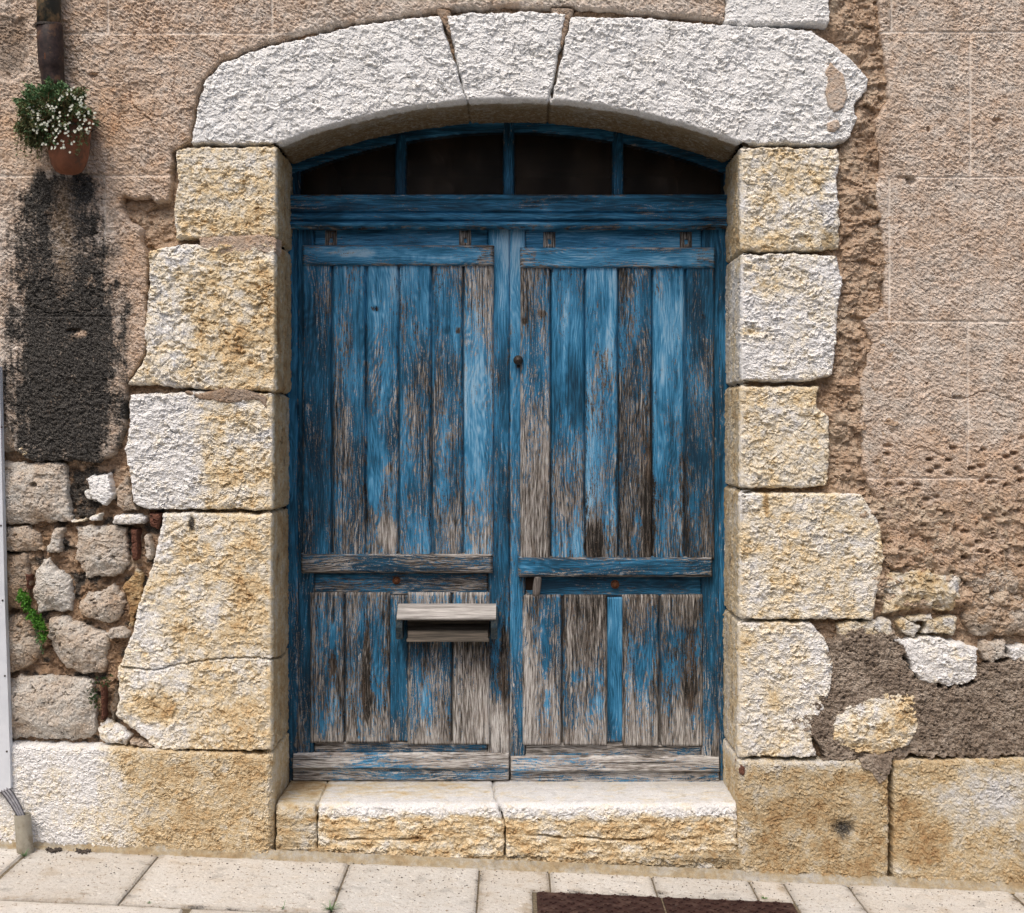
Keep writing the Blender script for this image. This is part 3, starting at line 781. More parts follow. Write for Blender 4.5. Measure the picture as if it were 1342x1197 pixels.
def left_h(U, V):
    return -2.2 * cracks(U, V, [[(163, 88), (170, 108), (172, 132), (186, 150), (198, 158), (205, 175)], [(130, 262), (160, 262)], [(20, 395), (70, 412), (100, 408)], [(232, 96), (226, 120), (240, 150)]]) - 4 * patch(U, V, 8, 62, 34, 46, 11, .15) - 3.5 * patch(U, V, 182, 122, 22, 14, 14, .6) + holes(U, V, [(122, 99, 6, 3, 6), (98, 434, 10, 4, 6), (176, 45, 2, 2, 4)]) + 1.2 * (fbm(U / 5, V / 5, 2, 505)) * ss(230, 260, V) * ss(160, 130, U)
left_poly = [(-60, -60), (950, -60), (950, 26), (900, 21), (820, 14), (745, 9), (665, 8), (590, 11), (520, 20), (450, 31), (400, 43), (351, 55), (306, 72), (285, 82), (262, 108), (254, 140), (248, 186), (238, 191),
             (226, 200), (223, 231), (222, 262), (206, 264), (195, 258), (178, 259), (162, 258), (157, 272), (166, 288), (185, 300), (184, 312), (190, 330), (193, 352), (190, 390), (192, 455), (180, 480), (166, 503), (163, 540), (160, 570),
             (150, 592), (128, 606), (92, 603), (40, 604), (20, 590), (14, 560), (-60, 556)]
plaster('plaster', left_poly, [('h', 45, 36, 400), ('h', 231, -60, 225), ('v', 142, -60, 45), ('v', 357, -60, 45), ('v', 138, 233, 340), ('h', 415, -60, 165)], 510, .55, left_col, left_h, front=.007, amp=1.15)

def right_col(U, V, R_, G_, B_, A_):
    R_ = R_ - .10 + .35 * ss(560, 680, V + 30 * fbm(U / 50, V / 50, 2, 3)) + .12 * ss(330, 250, U)
    B_ = B_ * (1 - .04 * ss(600, 700, V))
    return R_, G_, B_, A_
def right_h(U, V):
    lw = ss(600, 680, V + 25 * fbm(U / 40, V / 40, 2, 6))
    _, f3, r3 = chips(U / 17 + .3 * fbm(U / 9, V / 9, 2, 5), V / 11, 604)
    dens = ss(560, 700, V)
    pits = -ss(.40, .12, f3) * (r3 > .93 - .55 * dens) * 8
    h = pits * ss(540, 600, V) + lw * (2.5 * fbm(U / 26, V / 18, 3, 605) - 2.0)
    h = h - 3 * cracks(U, V, [[(1160, 690), (1185, 700), (1200, 690)], [(1236, 520), (1262, 524), (1290, 512), (1342, 530)], [(1300, 540), (1330, 552), (1342, 548)], [(1190, 585), (1215, 588), (1240, 600)]])
    return h + holes(U, V, [(1193, 237, 7, 6, 9), (1185, 233, 14, 2, 4), (1307, 158, 7, 3, 6), (1216, 170, 2, 4, 5), (1232, 183, 2.5, 2, 4), (1218, 602, 5, 3, 8), (1214, 503, 2, 2, 5), (1256, 521, 8, 3, 6), (1328, 594, 6, 3, 8), (1291, 687, 8, 7, 9), (1230, 678, 6, 5, 8)])
right_poly = [(1151, -60), (1151, 0), (1154, 40), (1164, 100), (1164, 130), (1147, 158), (1150, 195), (1156, 221), (1147, 251), (1156, 301), (1160, 350), (1158, 400), (1131, 421), (1143, 450), (1134, 480), (1126, 510), (1133, 529), (1124, 554), (1132, 574), (1130, 612), (1140, 640), (1158, 662), (1164, 700), (1160, 738),
              (1195, 742), (1220, 734), (1262, 748), (1285, 770), (1310, 778), (1330, 765), (1440, 760), (1440, -60)]
plaster('plaster', right_poly, [('h', 43, 1150, 1440), ('h', 233, 1190, 1440), ('h', 422, 1128, 1440), ('h', 627, 1136, 1318), ('v', 1168, -60, 42), ('v', 1271, 43, 232), ('v', 1165, 233, 421), ('v', 1268, 422, 607), ('v', 1395, -60, 42)], 610, .62, right_col, right_h, front=.006)

# the wall beyond the picture
def ext(name, box, seed):
    def fn(U, V):
        h = plaster_h(U, V, seed, .6, 1.2) * .8 + .004 * S
        R_ = .33 + .35 * fbm(U / 70, V / 70, 4, seed + 20)
        return U > -1e9, toX(U), -h / S, toZ(V), (np.clip(R_, 0, 1), 0 * U, 1 + 0 * U, 0 * U)
    return field(name, box, 7, fn, PLA, wall)
ext('outer_plaster', (-900, -62, -700, 1160), 621)
ext('outer_plaster', (1442, 2300, -700, 1220), 622)
ext('outer_plaster', (-62, 1442, -700, -62), 623)
m = MB()
for a, b in (((toX(-900), .30, -.3), (toX(355), .5, toZ(-700))), ((toX(977), .30, -.3), (toX(2300), .5, toZ(-700))), ((toX(355), .42, toZ(118)), (toX(977), .52, toZ(-700)))):
    m.box(a, b, 0)
m.build('wall_core', DARKROOM, wall)

# mortar fillet along the foot of the wall
def foot(U, V):
    # V 0..1 from wall to pavement
    w = .010 + .014 * fbm(U / 24, V * 0, 4, 640)
    base = 1108 + (U - 20) * GR
    y = -.020 - V * (w + .02)
    z = toZ(base) + .030 * (1 - V) ** 1.6 + .004 * fbm(U / 10, V * 2, 3, 641) * (1 - V * .5) - .003 * V
    return V > -1, toX(U), y, z, (np.clip(.42 + .3 * fbm(U / 50, V, 3, 642), 0, 1), .30 * ss(-.15, .3, fbm(U / 14, V * 2, 4, 643)), (.55 + .14 * fbm(U / 7, V * 3, 4, 644)), 0 * U)
def foot_mesh():
    nu, nv = 900, 7
    U, V = np.meshgrid(np.linspace(-120, 1460, nu), np.linspace(0, 1, nv))
    return U, V
def field2(name, U, V, fn, mat, parent):
    keep, X, Y, Z, C = fn(U, V)
    nv, nu = U.shape
    idx = np.arange(nu * nv).reshape(nv, nu)
    f = np.stack([idx[:-1, :-1], idx[1:, :-1], idx[1:, 1:], idx[:-1, 1:]], -1).reshape(-1, 4)
    me = bpy.data.meshes.new(name)
    me.from_pydata(np.stack([X.ravel(), Y.ravel(), Z.ravel()], 1).tolist(), [], f.tolist())
    at = me.attributes.new("Col", 'FLOAT_COLOR', 'POINT')
    cc = np.stack([np.broadcast_to(np.asarray(c, float), U.shape).ravel() for c in C], 1).astype(np.float32)
    at.data.foreach_set("color", cc.ravel())
    return link(name, me, mat, parent)
U_, V_ = foot_mesh()
field2('foot_mortar', U_, V_, foot, LIME, wall)

# ================================================================== DOORSTEP
stp = thing('doorstep', "worn stone doorstep under the blue double door, yellow front and whitened top edge", 'doorstep', (toX(663), 0, ground_z(toX(663))))
SE = 1054
def step_col(U, V, s, R_, G_, B_, A_):
    lip = ss(-22, -10, s + 7 * fbm(U / 30, V / 9, 3, 71))
    R_ = R_ + .35 * fbm(U / 26, V / 14, 4, 174) - .22 * ss(.0, .35, fbm(U / 45, V / 25, 3, 175)) - .55 * lip + .30 * ss(10, 60, s + 30 * fbm(U / 30, V / 20, 4, 72)) * ss(700, 560, U)
    G_ = G_ + .42 * ss(-.05, .35, fbm(U / 40, V / 9, 4, 73)) * ss(1095, 1140, V) + .35 * ss(-45, -80, s) * ss(0, .3, fbm(U / 60, V / 8, 3, 74))
    k = ss(430, 400, U)
    R_ = R_ + k * .35 * lip; B_ = B_ * (1 - .22 * k)
    return R_ + .12 * ss(0, .4, fbm(U / 40, V / 12, 4, 171)) * ss(0, 30, s), G_ + .3 * ss(.1, .4, fbm(U / 16, V / 8, 4, 172)) * ss(-10, 10, s), B_ * (1 - .12 * ss(-8, 12, s) - .20 * ss(30, 115, s + 25 * fbm(U / 40, V / 20, 3, 173))), A_  # step top darkened in its colour to offset strong sun from above
def step_h(U, V, s):
    lay = 2.4 * fbm(U / 40, V / 9, 3, 75) * ss(-14, -24, s) - 7 * ss(2.5, 0, np.abs(V - 1098 - 3 * np.sin(U / 60) - 4 * fbm(U / 30, V * 0, 3, 76))) * ss(-.1, .15, fbm(U / 70, V * 0, 2, 79))
    return lay * ss(-10, -20, s)
for poly, sd_ in (([(361, SE - 128), (412, SE - 128), (416, SE - 20), (413, SE + 5), (417, 1135), (361, 1133)], 121),
                  ([(414, SE - 128), (642, SE - 128), (648, SE - 25), (652, SE), (661, SE + 30), (662, 1145), (600, 1142), (417, 1134)], 122),
                  ([(645, SE - 128), (968, SE - 128), (966, 1150), (664, 1148), (663, SE + 30), (655, SE + 3), (650, SE - 25)], 123)):
    stone('step_block', poly, LIME, stp, .000, .60, .12, sd_, .9, .9, 7, .6, 'S', SE, 13, 3, sideamp=.16, colfn=step_col, hfn=step_h, depth=.05)
m = MB(); m.box((toX(362), .035, -.2), (toX(966), .40, toZ(SE) - .03), 0); m.build('step_core', DARKROOM, stp)
# low ledge of old mortar under the step
def ledge_h(U, V, s): return 4 * fbm(U / 50, V / 8, 3, 78)
stone('step_footing', [(372, 1118), (430, 1114), (520, 1120), (660, 1126), (800, 1128), (900, 1118), (968, 1108), (1000, 1160), (362, 1150), (362, 1128)], LIME, stp, .004, .62, .2, 124, .8, .8, 8, 0, bright=.62, wob=5, hfn=ledge_h)

# ================================================================== WOOD
def board(name, x0, x1, y0, y1, Y, thick, mat, parent, paint=.7, shade=.4, tone=.5, cuts=None, prof=None, bev=2.0, step=1.6, seed=1, relief=1.0, mask=None, extra=None, hole=None, smooth=True, nvar=.35):
    """x,y are picture coordinates at depth Y. cuts: plank boundaries; paint/shade/tone: number, list down the board, or list of lists per plank"""
    horiz = mat is WH
    cuts = cuts or [x0, x1]
    rnd = random.Random(seed)
    seeds = [rnd.random() for _ in range(len(cuts))]
    def val(q, idx, V):
        t = (V - y0) / (y1 - y0)
        if isinstance(q, (int, float)): return np.full(V.shape, float(q))
        if isinstance(q[0], (int, float)):
            return np.interp(t, np.linspace(0, 1, len(q)), q)
        out = np.zeros(V.shape)
        for i, l in enumerate(q):
            mm = idx == i
            out[mm] = np.interp(t[mm], np.linspace(0, 1, len(l)), l)
        return out
    def fn(U, V):
        sd = np.minimum(np.minimum(U - x0, x1 - U), np.minimum(V - y0, y1 - V))
        if mask is not None: sd = np.minimum(sd, mask(U, V))
        idx = np.clip(np.searchsorted(np.array(cuts), U, side='right') - 1, 0, len(cuts) - 2)
        h = np.zeros(U.shape)
        t = np.clip(sd / bev, 0, 1); h -= bev * .7 * (1 - np.sqrt(np.clip(1 - (1 - t) ** 2, 0, 1)))
        for c in cuts[1:-1]:
            d = np.abs(U - c - .5 * pn(V / 60, V * 0, int(c)))
            h -= 9 * ss(2.2, .9, d)
        sl = np.array(seeds)[idx]
        al, ac = (U, V) if horiz else (V, U)
        h += relief * (.30 * pn(ac / 2.4 + sl * 50, al / 55, 3) + .25 * pn(ac / 9 + sl * 30, al / 90, 4) + .12 * pn(ac / 3, al / 7, 6)) 
        h += relief * (sl - .5) * (1.0 if len(cuts) > 2 else 0)
        if prof is not None: h += prof(U, V)
        if hole is not None:
            for hx0, hx1, hy0, hy1, hd in hole:
                hs = np.minimum(np.minimum(U - hx0, hx1 - U), np.minimum(V - hy0, hy1 - V)) + .6 * pn(U / 4, V / 4, 5)
                h -= hd * ss(-.6, .8, hs)
        h = np.where(sd < 0, h - thick * S * ss(0, -1.2, sd), h)
        yy = Y - h / S
        Pn = val(paint, idx, V) + .07 + nvar * fbm(ac / 30 + sl * 9, al / 110, 3, 31 + seed) + .5 * nvar * fbm(ac / 10 + sl * 5, al / 60, 3, 32 + seed)
        # paint wears first on the edges
        Pn = Pn - .25 * ss(4, 0, sd) * rnd.uniform(.6, 1)
        Sh = val(shade, idx, V) - .01 + .42 * fbm(ac / 24 + sl * 4, al / 90, 3, 33 + seed)
        T = val(tone, idx, V) + .35 * fbm(ac / 14 + sl * 7, al / 100, 3, 34 + seed)
        for c in cuts[1:-1]:
            T = T - .25 * ss(5, 0, np.abs(U - c))
        if extra is not None: Pn, Sh, T = extra(U, V, Pn, Sh, T)
        X = (U - CX) / S * (D + Y) / D; Z = CZ + (HY - V) / S * (D + Y) / D
        return sd > -1.2, X, yy, Z, (np.clip(Pn, 0, 1.2), np.clip(Sh, 0, 1), np.clip(T, 0, 1), sl)
    return field(name, (x0 - 2, x1 + 2, y0 - 2, y1 + 2), step, fn, mat, parent, smooth)

def knots(lst):
    """lst of (x, y, rx, ry, dpaint, dshade, dtone)"""
    def f(U, V, Pn, Sh, T):
        for x, y, rx, ry, a, b, c in lst:
            k = ss(1.25, .4, np.hypot((U - x) / rx, (V - y) / ry) + .5 * fbm(U / 8, V / 25, 3, int(x)))
            if a > 0: k = k * (.62 + 1.0 * fbm(U / 5, V / 16, 3, int(y)))
            Pn = Pn + a * k; Sh = Sh + b * k; T = T + c * k
        return Pn, Sh, T
    return f

# ---- frame with fanlight
FY = .335
frm = thing('door_frame', "dark blue wooden door frame with four-pane arched fanlight set in the stone opening", 'door frame', (0, FY, toZ(1020)))
FCX, FCY, FR = 668.0, 926.0, 765.0
def arcmask(r0, r1):
    return lambda U, V: np.minimum(r1 - np.hypot(U - FCX, V - FCY), np.hypot(U - FCX, V - FCY) - r0)
board('arch_frame', 378, 958, 150, 262, .345, .04, WH, frm, .95, .30, .5, seed=2, mask=arcmask(FR - 11, FR + 14), bev=2, relief=.5)
board('post', 374, 393.5, 200, 260, .352, .04, WV, frm, .95, .26, seed=3, bev=1.5)
board('post', 949, 966, 200, 260, .352, .04, WV, frm, .95, .26, seed=4, bev=1.5)
board('post', 372, 390, 290, 1026, .338, .05, WV, frm, [.95, .95, .9, .8, .6], [.36, .32, .28, .25, .25], seed=5, bev=1.5)
board('post', 942.5, 966, 290, 1026, .338, .05, WV, frm, [.95, .95, .9, .85, .6], [.36, .36, .30, .26, .25], seed=6, bev=1.5)
for i, (a, b, yt) in enumerate(((518, 531.5, 176), (660, 673.5, 160), (803.5, 817, 173))):
    board('muntin', a, b, yt, 257, .338, .035, WV, frm, .95, .22, seed=7 + i, bev=3, relief=.3, step=1.3)
def transom_prof(U, V):
    h = np.interp(V, [255, 256, 261.5, 262.5, 266, 277, 278.5, 280, 281, 284.5, 288, 289, 290.5, 291.5, 294.5, 298], [0, 4, 4.5, 1, 0, 0, -3, -3, 2, 3.5, 2, -3, -3, 3, 5, 3])
    return h
board('transom', 379, 955, 255, 298, .305, .05, WH, frm, .85, [.40, .36, .28, .36, .40, .50], .45, seed=11, prof=transom_prof, step=1.1, relief=.4, nvar=.5)
# glass panes following the arch
m = MB()
for (a, b) in ((392, 520), (530, 662), (672, 805), (815, 951)):
    n = 10
    top = []
    for i in range(n + 1):
        u = a + (b - a) * i / n
        top.append((u, FCY - math.sqrt((FR - 6) ** 2 - (u - FCX) ** 2)))
    vs = [P(u, v, .362) for u, v in top] + [P(u, 259, .362) for u, v in reversed(top)]
    m.add(vs, [tuple(range(len(vs) - 1, -1, -1))])
m.build('glass', GLASS, frm)
# dark room behind the glass
rm = thing('dark_room', "unlit room seen faintly through the arched fanlight above the blue door", 'room', (0, .6, 1.0))
m = MB()
x0, x1, y0, y1, z0, z1 = toX(330), toX(1000), .47, 2.6, -.3, toZ(60)
q = [(x0, y0, z0), (x1, y0, z0), (x1, y1, z0), (x0, y1, z0), (x0, y0, z1), (x1, y0, z1), (x1, y1, z1), (x0, y1, z1)]
m.add(q, [(0, 1, 2, 3), (7, 6, 5, 4), (3, 2, 6, 7), (0, 3, 7, 4), (1, 5, 6, 2)])
m.build('room_walls', DARKROOM, rm)

# ---- hardware helpers
def bolt(parent, u, v, Y, r=.012, mat=RUST, name='bolt'):
    c = P(u, v, Y); mb = MB()
    mb.tube([c + Vector((0, .006, 0)), c + Vector((0, -.003, 0))], r * 1.25, 20)
    mb.tube([c + Vector((0, -.003, 0)), c + Vector((0, -.009, 0)), c + Vector((0, -.011, 0))], [r * .85, r * .8, r * .45], 6)
    return mb.build(name, mat, parent)
def nail_heads(parent, pts, Y, r=.0022):
    for u, v in pts:
        mb = MB()
        c = P(u, v, Y); mb.tube([c + Vector((0, .004, 0)), c + Vector((0, -.0015, 0))], [r, r * .8], 8)
        mb.build('nail', IRON, parent)

# ---- left leaf
LY = .350
ll = thing('door_leaf', "left leaf of the weathered blue double door, with the wooden letter box", 'door leaf', tuple(P(528, 1022, LY)), 'leaves of the blue double door')
m = MB(); m.box(tuple(P(391, 1020, LY + .018)), tuple(Vector(P(666, 300, LY + .018)) + Vector((0, .03, 0))), 0.001); m.build('back_board', DARKROOM, ll)
board('stile', 390, 411, 299, 992, LY - .004, .025, WV, ll, [.98, .95, .9, .8, .75, .55], [.35, .28, .2, .15, .2, .2], seed=21)
board('stile', 640, 667.5, 299, 992, LY - .004, .025, WV, ll, [1.0, .98, .85, .8, .75, .55, .15], [.75, .5, .42, .4, .35, .3, .6], [.5, .5, .4, .4, .2, .1, .85], seed=22,
      extra=knots([(660, 880, 7, 60, -.6, -.2, -.5), (655, 950, 14, 40, -.5, 0, .45)]))
board('rail', 412, 639, 299, 324, LY - .002, .02, WH, ll, .92, .55, .4, seed=23, hole=[(428, 440, 303, 326, 1), (604, 616, 303, 326, 1)], nvar=.4)
board('rail', 412, 639, 750, 780, LY + .002, .02, WH, ll, [.8, .6, .5, .7], .22, .4, seed=24, nvar=.5)
board('rail', 412, 639, 972, 994, LY - .000, .02, WH, ll, [.35, .6], .3, .45, seed=25, nvar=.6)
CL = [397, 435, 480, 522, 565, 607, 646]
board('upper_panel', 397, 646, 345, 729, LY - .022, .025, WV, ll,
      [[.70, .75, .72, .68, .75, .72], [.72, .68, .62, .52, .48, .35], [.95, .85, .6, .62, .62, .2], [.85, .66, .62, .58, .62, .5], [.45, .72, .62, .52, .5, .4], [.42, .55, .7, .8, .6, .62]],
      [[.5, .35, .25, .2, .25, .3], [.65, .5, .42, .35, .35, .35], [.8, .6, .42, .4, .48, .5], [.6, .42, .35, .35, .42, .6], [.5, .42, .38, .38, .42, .45], [.6, .75, .85, .65, .6, .8]],
      [[.5, .45, .4, .35, .35, .4], [.5, .4, .4, .4, .4, .5], [.6, .5, .5, .5, .5, .6], [.5, .4, .4, .4, .5, .5], [.45, .4, .4, .4, .45, .5], [.7, .75, .7, .6, .6, .7]],
      cuts=CL, seed=26, extra=knots([(492, 405, 7, 5, -.5, -.3, -.5), (496, 407, 14, 20, .2, .3, 0), (585, 432, 8, 7, .3, -.3, 0), (600, 434, 5, 6, -.5, 0, -.3), (508, 615, 8, 8, -.4, 0, 0), (590, 640, 10, 14, .3, .1, 0), (490, 640, 12, 30, .5, .1, 0), (490, 600, 9, 60, .3, .05, 0), (630, 560, 9, 110, .3, .25, 0), (508, 700, 14, 22, -.5, 0, .2)]))
board('ledge', 397, 646, 322, 347.5, LY - .034, .03, WH, ll, [.7, .92, .85, .8], [.45, .7, .6, .5], .5, seed=27, nvar=.45,
      extra=knots([(640, 335, 16, 14, -.35, 0, 0), (470, 332, 30, 6, -.05, .25, 0), (560, 338, 40, 5, .1, .25, 0)]))
board('ledge', 395, 644, 727, 750.5, LY - .034, .03, WH, ll, [.5, .55, .4], [.25, .3, .2], .5, seed=28, nvar=.6)
board('lower_panel', 407, 510, 778, 973.5, LY - .014, .02, WV, ll,
      [[.38, .5, .45, .38, .45, .1], [.42, .5, .52, .42, .42, .18]], [[.4, .5, .45, .4, .55, .5], [.4, .4, .42, .42, .5, .5]], [[.5, .5, .4, .45, .55, .8], [.4, .4, .35, .3, .5, .75]],
      cuts=[407, 451, 510], seed=29, extra=knots([(436, 835, 4, 18, .7, .35, 0), (436, 872, 6, 18, -.5, 0, -.6), (480, 870, 6, 60, -.7, 0, -.6), (482, 925, 6, 30, -.6, 0, -.5), (494, 880, 8, 60, .35, .1, 0), (420, 950, 12, 18, .4, .2, 0)]))
board('lower_panel', 535, 641, 778, 976, LY - .014, .02, WV, ll,
      [[.45, .42, .48, .42, .5, .12], [.4, .4, .3, .12, .05, .05]], [[.6, .3, .35, .5, .5, .5], [.6, .3, .3, .3, .4, .5]], [[.8, .3, .35, .6, .6, .75], [.8, .3, .4, .7, .75, .85]],
      cuts=[535, 592, 641], seed=30, extra=knots([(560, 930, 8, 50, .45, .15, 0), (545, 860, 16, 40, .2, 0, 0)]))
board('panel_muntin', 510, 535, 780, 972, LY + .001, .015, WV, ll, [.6, .85, .85, .85, .5], [.35, .4, .45, .4, .35], seed=31)
board('weather_board', 383, 667, 990, 1025, LY - .042, .045, WH, ll, [.25, .22, .32, .4, .3], [.5, .5, .45], [.85, .85, .8, .78], seed=32, step=1.2,
      prof=lambda U, V: np.interp(V, [990, 1006, 1008, 1010, 1024], [-5, 0, 0, -5, -4]) - 2.5 * ss(1.6, 0, np.abs(V - 1008.5)), nvar=.55)
bolt(ll, 519.5, 761, LY - .004)
def slot(parent, u, v, Y):
    o = board('latch_slot', u - 6, u + 6, v - 9, v + 9, Y, .004, WV, parent, .05, .4, .45, seed=int(u), hole=[(u - 1.8, u + 2.6, v - 1, v + 5, 6)], step=1.0, bev=1)
    return o
slot(ll, 433.5, 313, LY - .009); slot(ll, 609.5, 313, LY - .009)
nail_heads(ll, [(510, 737), (560, 736), (415, 338), (630, 337), (470, 1003), (620, 1004), (425, 740), (628, 738)], LY - .038)

def greywood(name, c1, c2, sc=(4, 60, 60)):
    t = NT(name); o = t.obj(); n = t.nz(t.mp(o, sc), 3, 6, .7)
    return t.fin(t.ramp(n, [(.3, c1), (.5, tuple((x + y) / 2 for x, y in zip(c1, c2))), (.65, c2)]), .85, t.bump(n, .0015))
# letter box
LB = LY - .018
lb = MB()
lbx = bpy.data.objects.new('letter_box', None)
mlb = MB()
a = P(537, 838, LB - .07); b = P(641, 803, LB)
# body: back, floor and inner walls
def quadbox(mb, p0, p1, bev=.002): mb.box(tuple(p0), tuple(p1), bev)
X0, X1 = toX(533, LB - .06), toX(641, LB - .06)
ZT, ZB = toZ(806, LB - .06), toZ(841, LB - .06)
mlb.box((X0, LB - .012, ZB), (X1, LB + .006, ZT + .02), .002)
mlb.box((X0, LB - .070, ZB), (X1, LB - .012, ZB + .012), .002)
mlb.box((X0 + .004, LB - .062, ZB + .010), (X1 - .004, LB - .050, ZB + .040), .001)
body = mlb.build('letter_box', NT('dark_weathered_wood').fin((.045, .035, .028), .8) if False else greywood('dark_weathered_wood', (.018, .02, .018), (.20, .17, .14), (1.5, 40, 45)), ll)
GW = greywood('silver_grey_wood', (.13, .12, .11), (.58, .56, .54), (2, 30, 40))
GB = greywood('blue_grey_wood', (.05, .10, .14), (.38, .45, .50), (10, 20, 10))
# sloping lid: a bevelled slab tilted towards the street
lid = MB()
def prism(mb, poly_yz, xa, xb, chamf=0):
    n = len(poly_yz)
    vs = [(xa, y, z) for y, z in poly_yz] + [(xb, y, z) for y, z in poly_yz]
    fs = [tuple(range(n)), tuple(range(2 * n - 1, n - 1, -1))]
    for i in range(n):
        j = (i + 1) % n
        fs.append((i, i + n, j + n, j))
    mb.add(vs, fs)
zt = toZ(794, LB - .03)
prism(lid, [(LB + .002, zt + .004), (LB - .035, zt + .002), (LB - .092, zt - .032), (LB - .096, zt - .040), (LB - .090, zt - .046), (LB - .03, zt - .016), (LB + .002, zt - .012)], toX(520, LB - .09), toX(650, LB - .09))
o = lid.build('lid', GW, body)
DBW = plain('dark_blue_wood', (.012, .035, .055), (.07, .08, .08), 120, .8, 0, .001)
for xa in (toX(519, LB - .07), toX(643.5, LB - .07)):
    side = MB(); prism(side, [(LB, zt - .006), (LB - .040, zt - .012), (LB - .088, zt - .044), (LB - .086, zt - .075), (LB - .07, zt - .100), (LB - .060, zt - .122), (LB, zt - .122)], xa, xa + .024)
    side.build('side_board', DBW, body)

# ---- right leaf
rl = thing('door_leaf', "right leaf of the weathered blue double door, with round knob and grey wooden latch peg", 'door leaf', tuple(P(806, 1026, LY)), 'leaves of the blue double door')
m = MB(); m.box(tuple(P(669, 1020, LY + .018)), tuple(Vector(P(946, 300, LY + .018)) + Vector((0, .03, 0))), 0.001); m.build('back_board', DARKROOM, rl)
board('stile', 668.5, 688, 299, 996, LY - .006, .025, WV, rl, [1.0, 1.0, .8, .8, .6, .75, .65, .45], [.85, .75, .55, .5, .4, .45, .35, .4], seed=41)
board('stile', 920, 946, 299, 996, LY - .004, .025, WV, rl, [1.0, .98, .95, .95, .9, .6, .25], [.35, .32, .35, .25, .18, .2, .3], [.5, .5, .5, .5, .4, .5, .7], seed=42)
board('rail', 689, 919, 299, 327, LY - .002, .02, WH, rl, .95, .55, .4, seed=43, nvar=.4)
board('rail', 689, 919, 753, 782, LY + .002, .02, WH, rl, [.9, .9, .75], .2, .3, seed=44, hole=[(683, 703, 757, 774, 9)], nvar=.3)
board('rail', 689, 919, 974, 998, LY, .02, WH, rl, [.15, .4], .35, .65, seed=45, nvar=.6)
CR = [683, 722, 767, 810, 855, 898, 937]
board('upper_panel', 683, 936, 349, 733, LY - .022, .025, WV, rl,
      [[.35, .5, .65, .3, .12, .08], [.65, .9, .92, .75, .35, .45], [1.0, .9, .6, .6, .6, .3], [.4, .65, .5, .3, .4, .3], [.7, .95, .85, .8, .75, .6], [.75, .85, .6, .6, .6, .4]],
      [[.45, .45, .5, .5, .4, .4], [.5, .5, .35, .35, .5, .75], [.8, .65, .6, .6, .6, .5], [.4, .4, .3, .25, .3, .2], [.65, .78, .72, .5, .45, .45], [.3, .25, .3, .25, .25, .2]],
      [[.5, .5, .7, .65, .6, .55], [.4, .4, .4, .4, .5, .55], [.5, .5, .4, .4, .4, .45], [.45, .35, .3, .25, .25, .2], [.45, .4, .4, .45, .45, .5], [.4, .35, .35, .35, .3, .25]],
      cuts=CR, seed=46, extra=knots([(687, 421, 5, 5, -.6, 0, -.5), (710, 411, 5, 5, -.6, 0, -.4), (706, 470, 8, 60, .35, .0, 0), (750, 450, 12, 100, .1, .0, 0), (740, 460, 4, 110, .1, .4, 0), (754, 700, 6, 40, .4, .3, 0), (795, 390, 5, 60, .2, -.2, 0), (833, 470, 10, 50, .3, 0, 0), (835, 700, 8, 40, .4, -.05, 0), (860, 690, 7, 40, .3, .1, 0), (923, 415, 3, 4, -.3, -.2, -.5), (917, 600, 12, 30, .4, -.1, 0), (779, 715, 12, 35, -.7, 0, -.5), (853, 670, 12, 90, -.6, 0, -.4), (897, 650, 9, 90, -.4, 0, -.3)]))
board('ledge', 683, 937, 325, 350.5, LY - .034, .03, WH, rl, [.75, .95, .8], [.5, .7, .6], .5, seed=47, nvar=.4, extra=knots([(925, 338, 18, 14, -.35, .1, .1), (690, 337, 14, 14, -.4, 0, 0)]))
board('ledge', 681, 933, 731.5, 755.5, LY - .034, .03, WH, rl, [.65, .85, .6], [.3, .35, .25], .5, seed=48, nvar=.5)
board('lower_panel', 685, 795, 781, 977, LY - .014, .02, WV, rl,
      [[.4, .4, .42, .35, .3, .15], [.2, .2, .25, .3, .35, .1]], [[.35, .35, .4, .45, .5, .5], [.3, .3, .35, .4, .5, .5]], [[.5, .55, .6, .7, .75, .85], [.3, .3, .4, .5, .65, .75]],
      cuts=[685, 737, 795], seed=49, extra=knots([(716, 820, 8, 90, .55, -.05, 0), (718, 930, 6, 40, .4, .1, 0), (760, 885, 16, 12, .5, .05, 0), (782, 905, 12, 35, .45, .15, 0), (694, 880, 8, 90, -.3, 0, .2), (747, 850, 4, 70, -.3, 0, .3)]))
board('lower_panel', 817, 921, 781, 978, LY - .014, .02, WV, rl,
      [[.15, .35, .55, .5, .25, .08], [.2, .45, .5, .3, .25, .05]], [[.3, .3, .45, .45, .5, .5], [.3, .35, .4, .4, .5, .5]], [[.4, .3, .4, .55, .7, .75], [.4, .4, .3, .35, .6, .75]],
      cuts=[817, 865, 921], seed=50, extra=knots([(885, 835, 14, 14, .5, .05, 0), (845, 870, 14, 45, .4, .1, 0), (880, 900, 12, 50, .3, .1, 0), (905, 880, 10, 70, -.3, 0, -.5), (908, 950, 4, 18, .5, .1, 0)]))
board('panel_muntin', 795, 817, 783, 973, LY + .001, .015, WV, rl, [.95, 1.0, .95, .9, .6], [.55, .7, .35, .5, .45], seed=51)
board('weather_board', 669.5, 943.5, 994, 1029, LY - .042, .045, WH, rl, [.22, .22, .32, .42, .25], [.5, .5, .45], [.85, .85, .8, .75], seed=52, step=1.2,
      prof=lambda U, V: np.interp(V, [994, 1010, 1012, 1014, 1028], [-5, 0, 0, -5, -4]) - 2.5 * ss(1.6, 0, np.abs(V - 1012.5)), nvar=.55, extra=knots([(722, 1021, 30, 5, .4, .1, 0)]))
bolt(rl, 806, 766, LY - .004, .013)
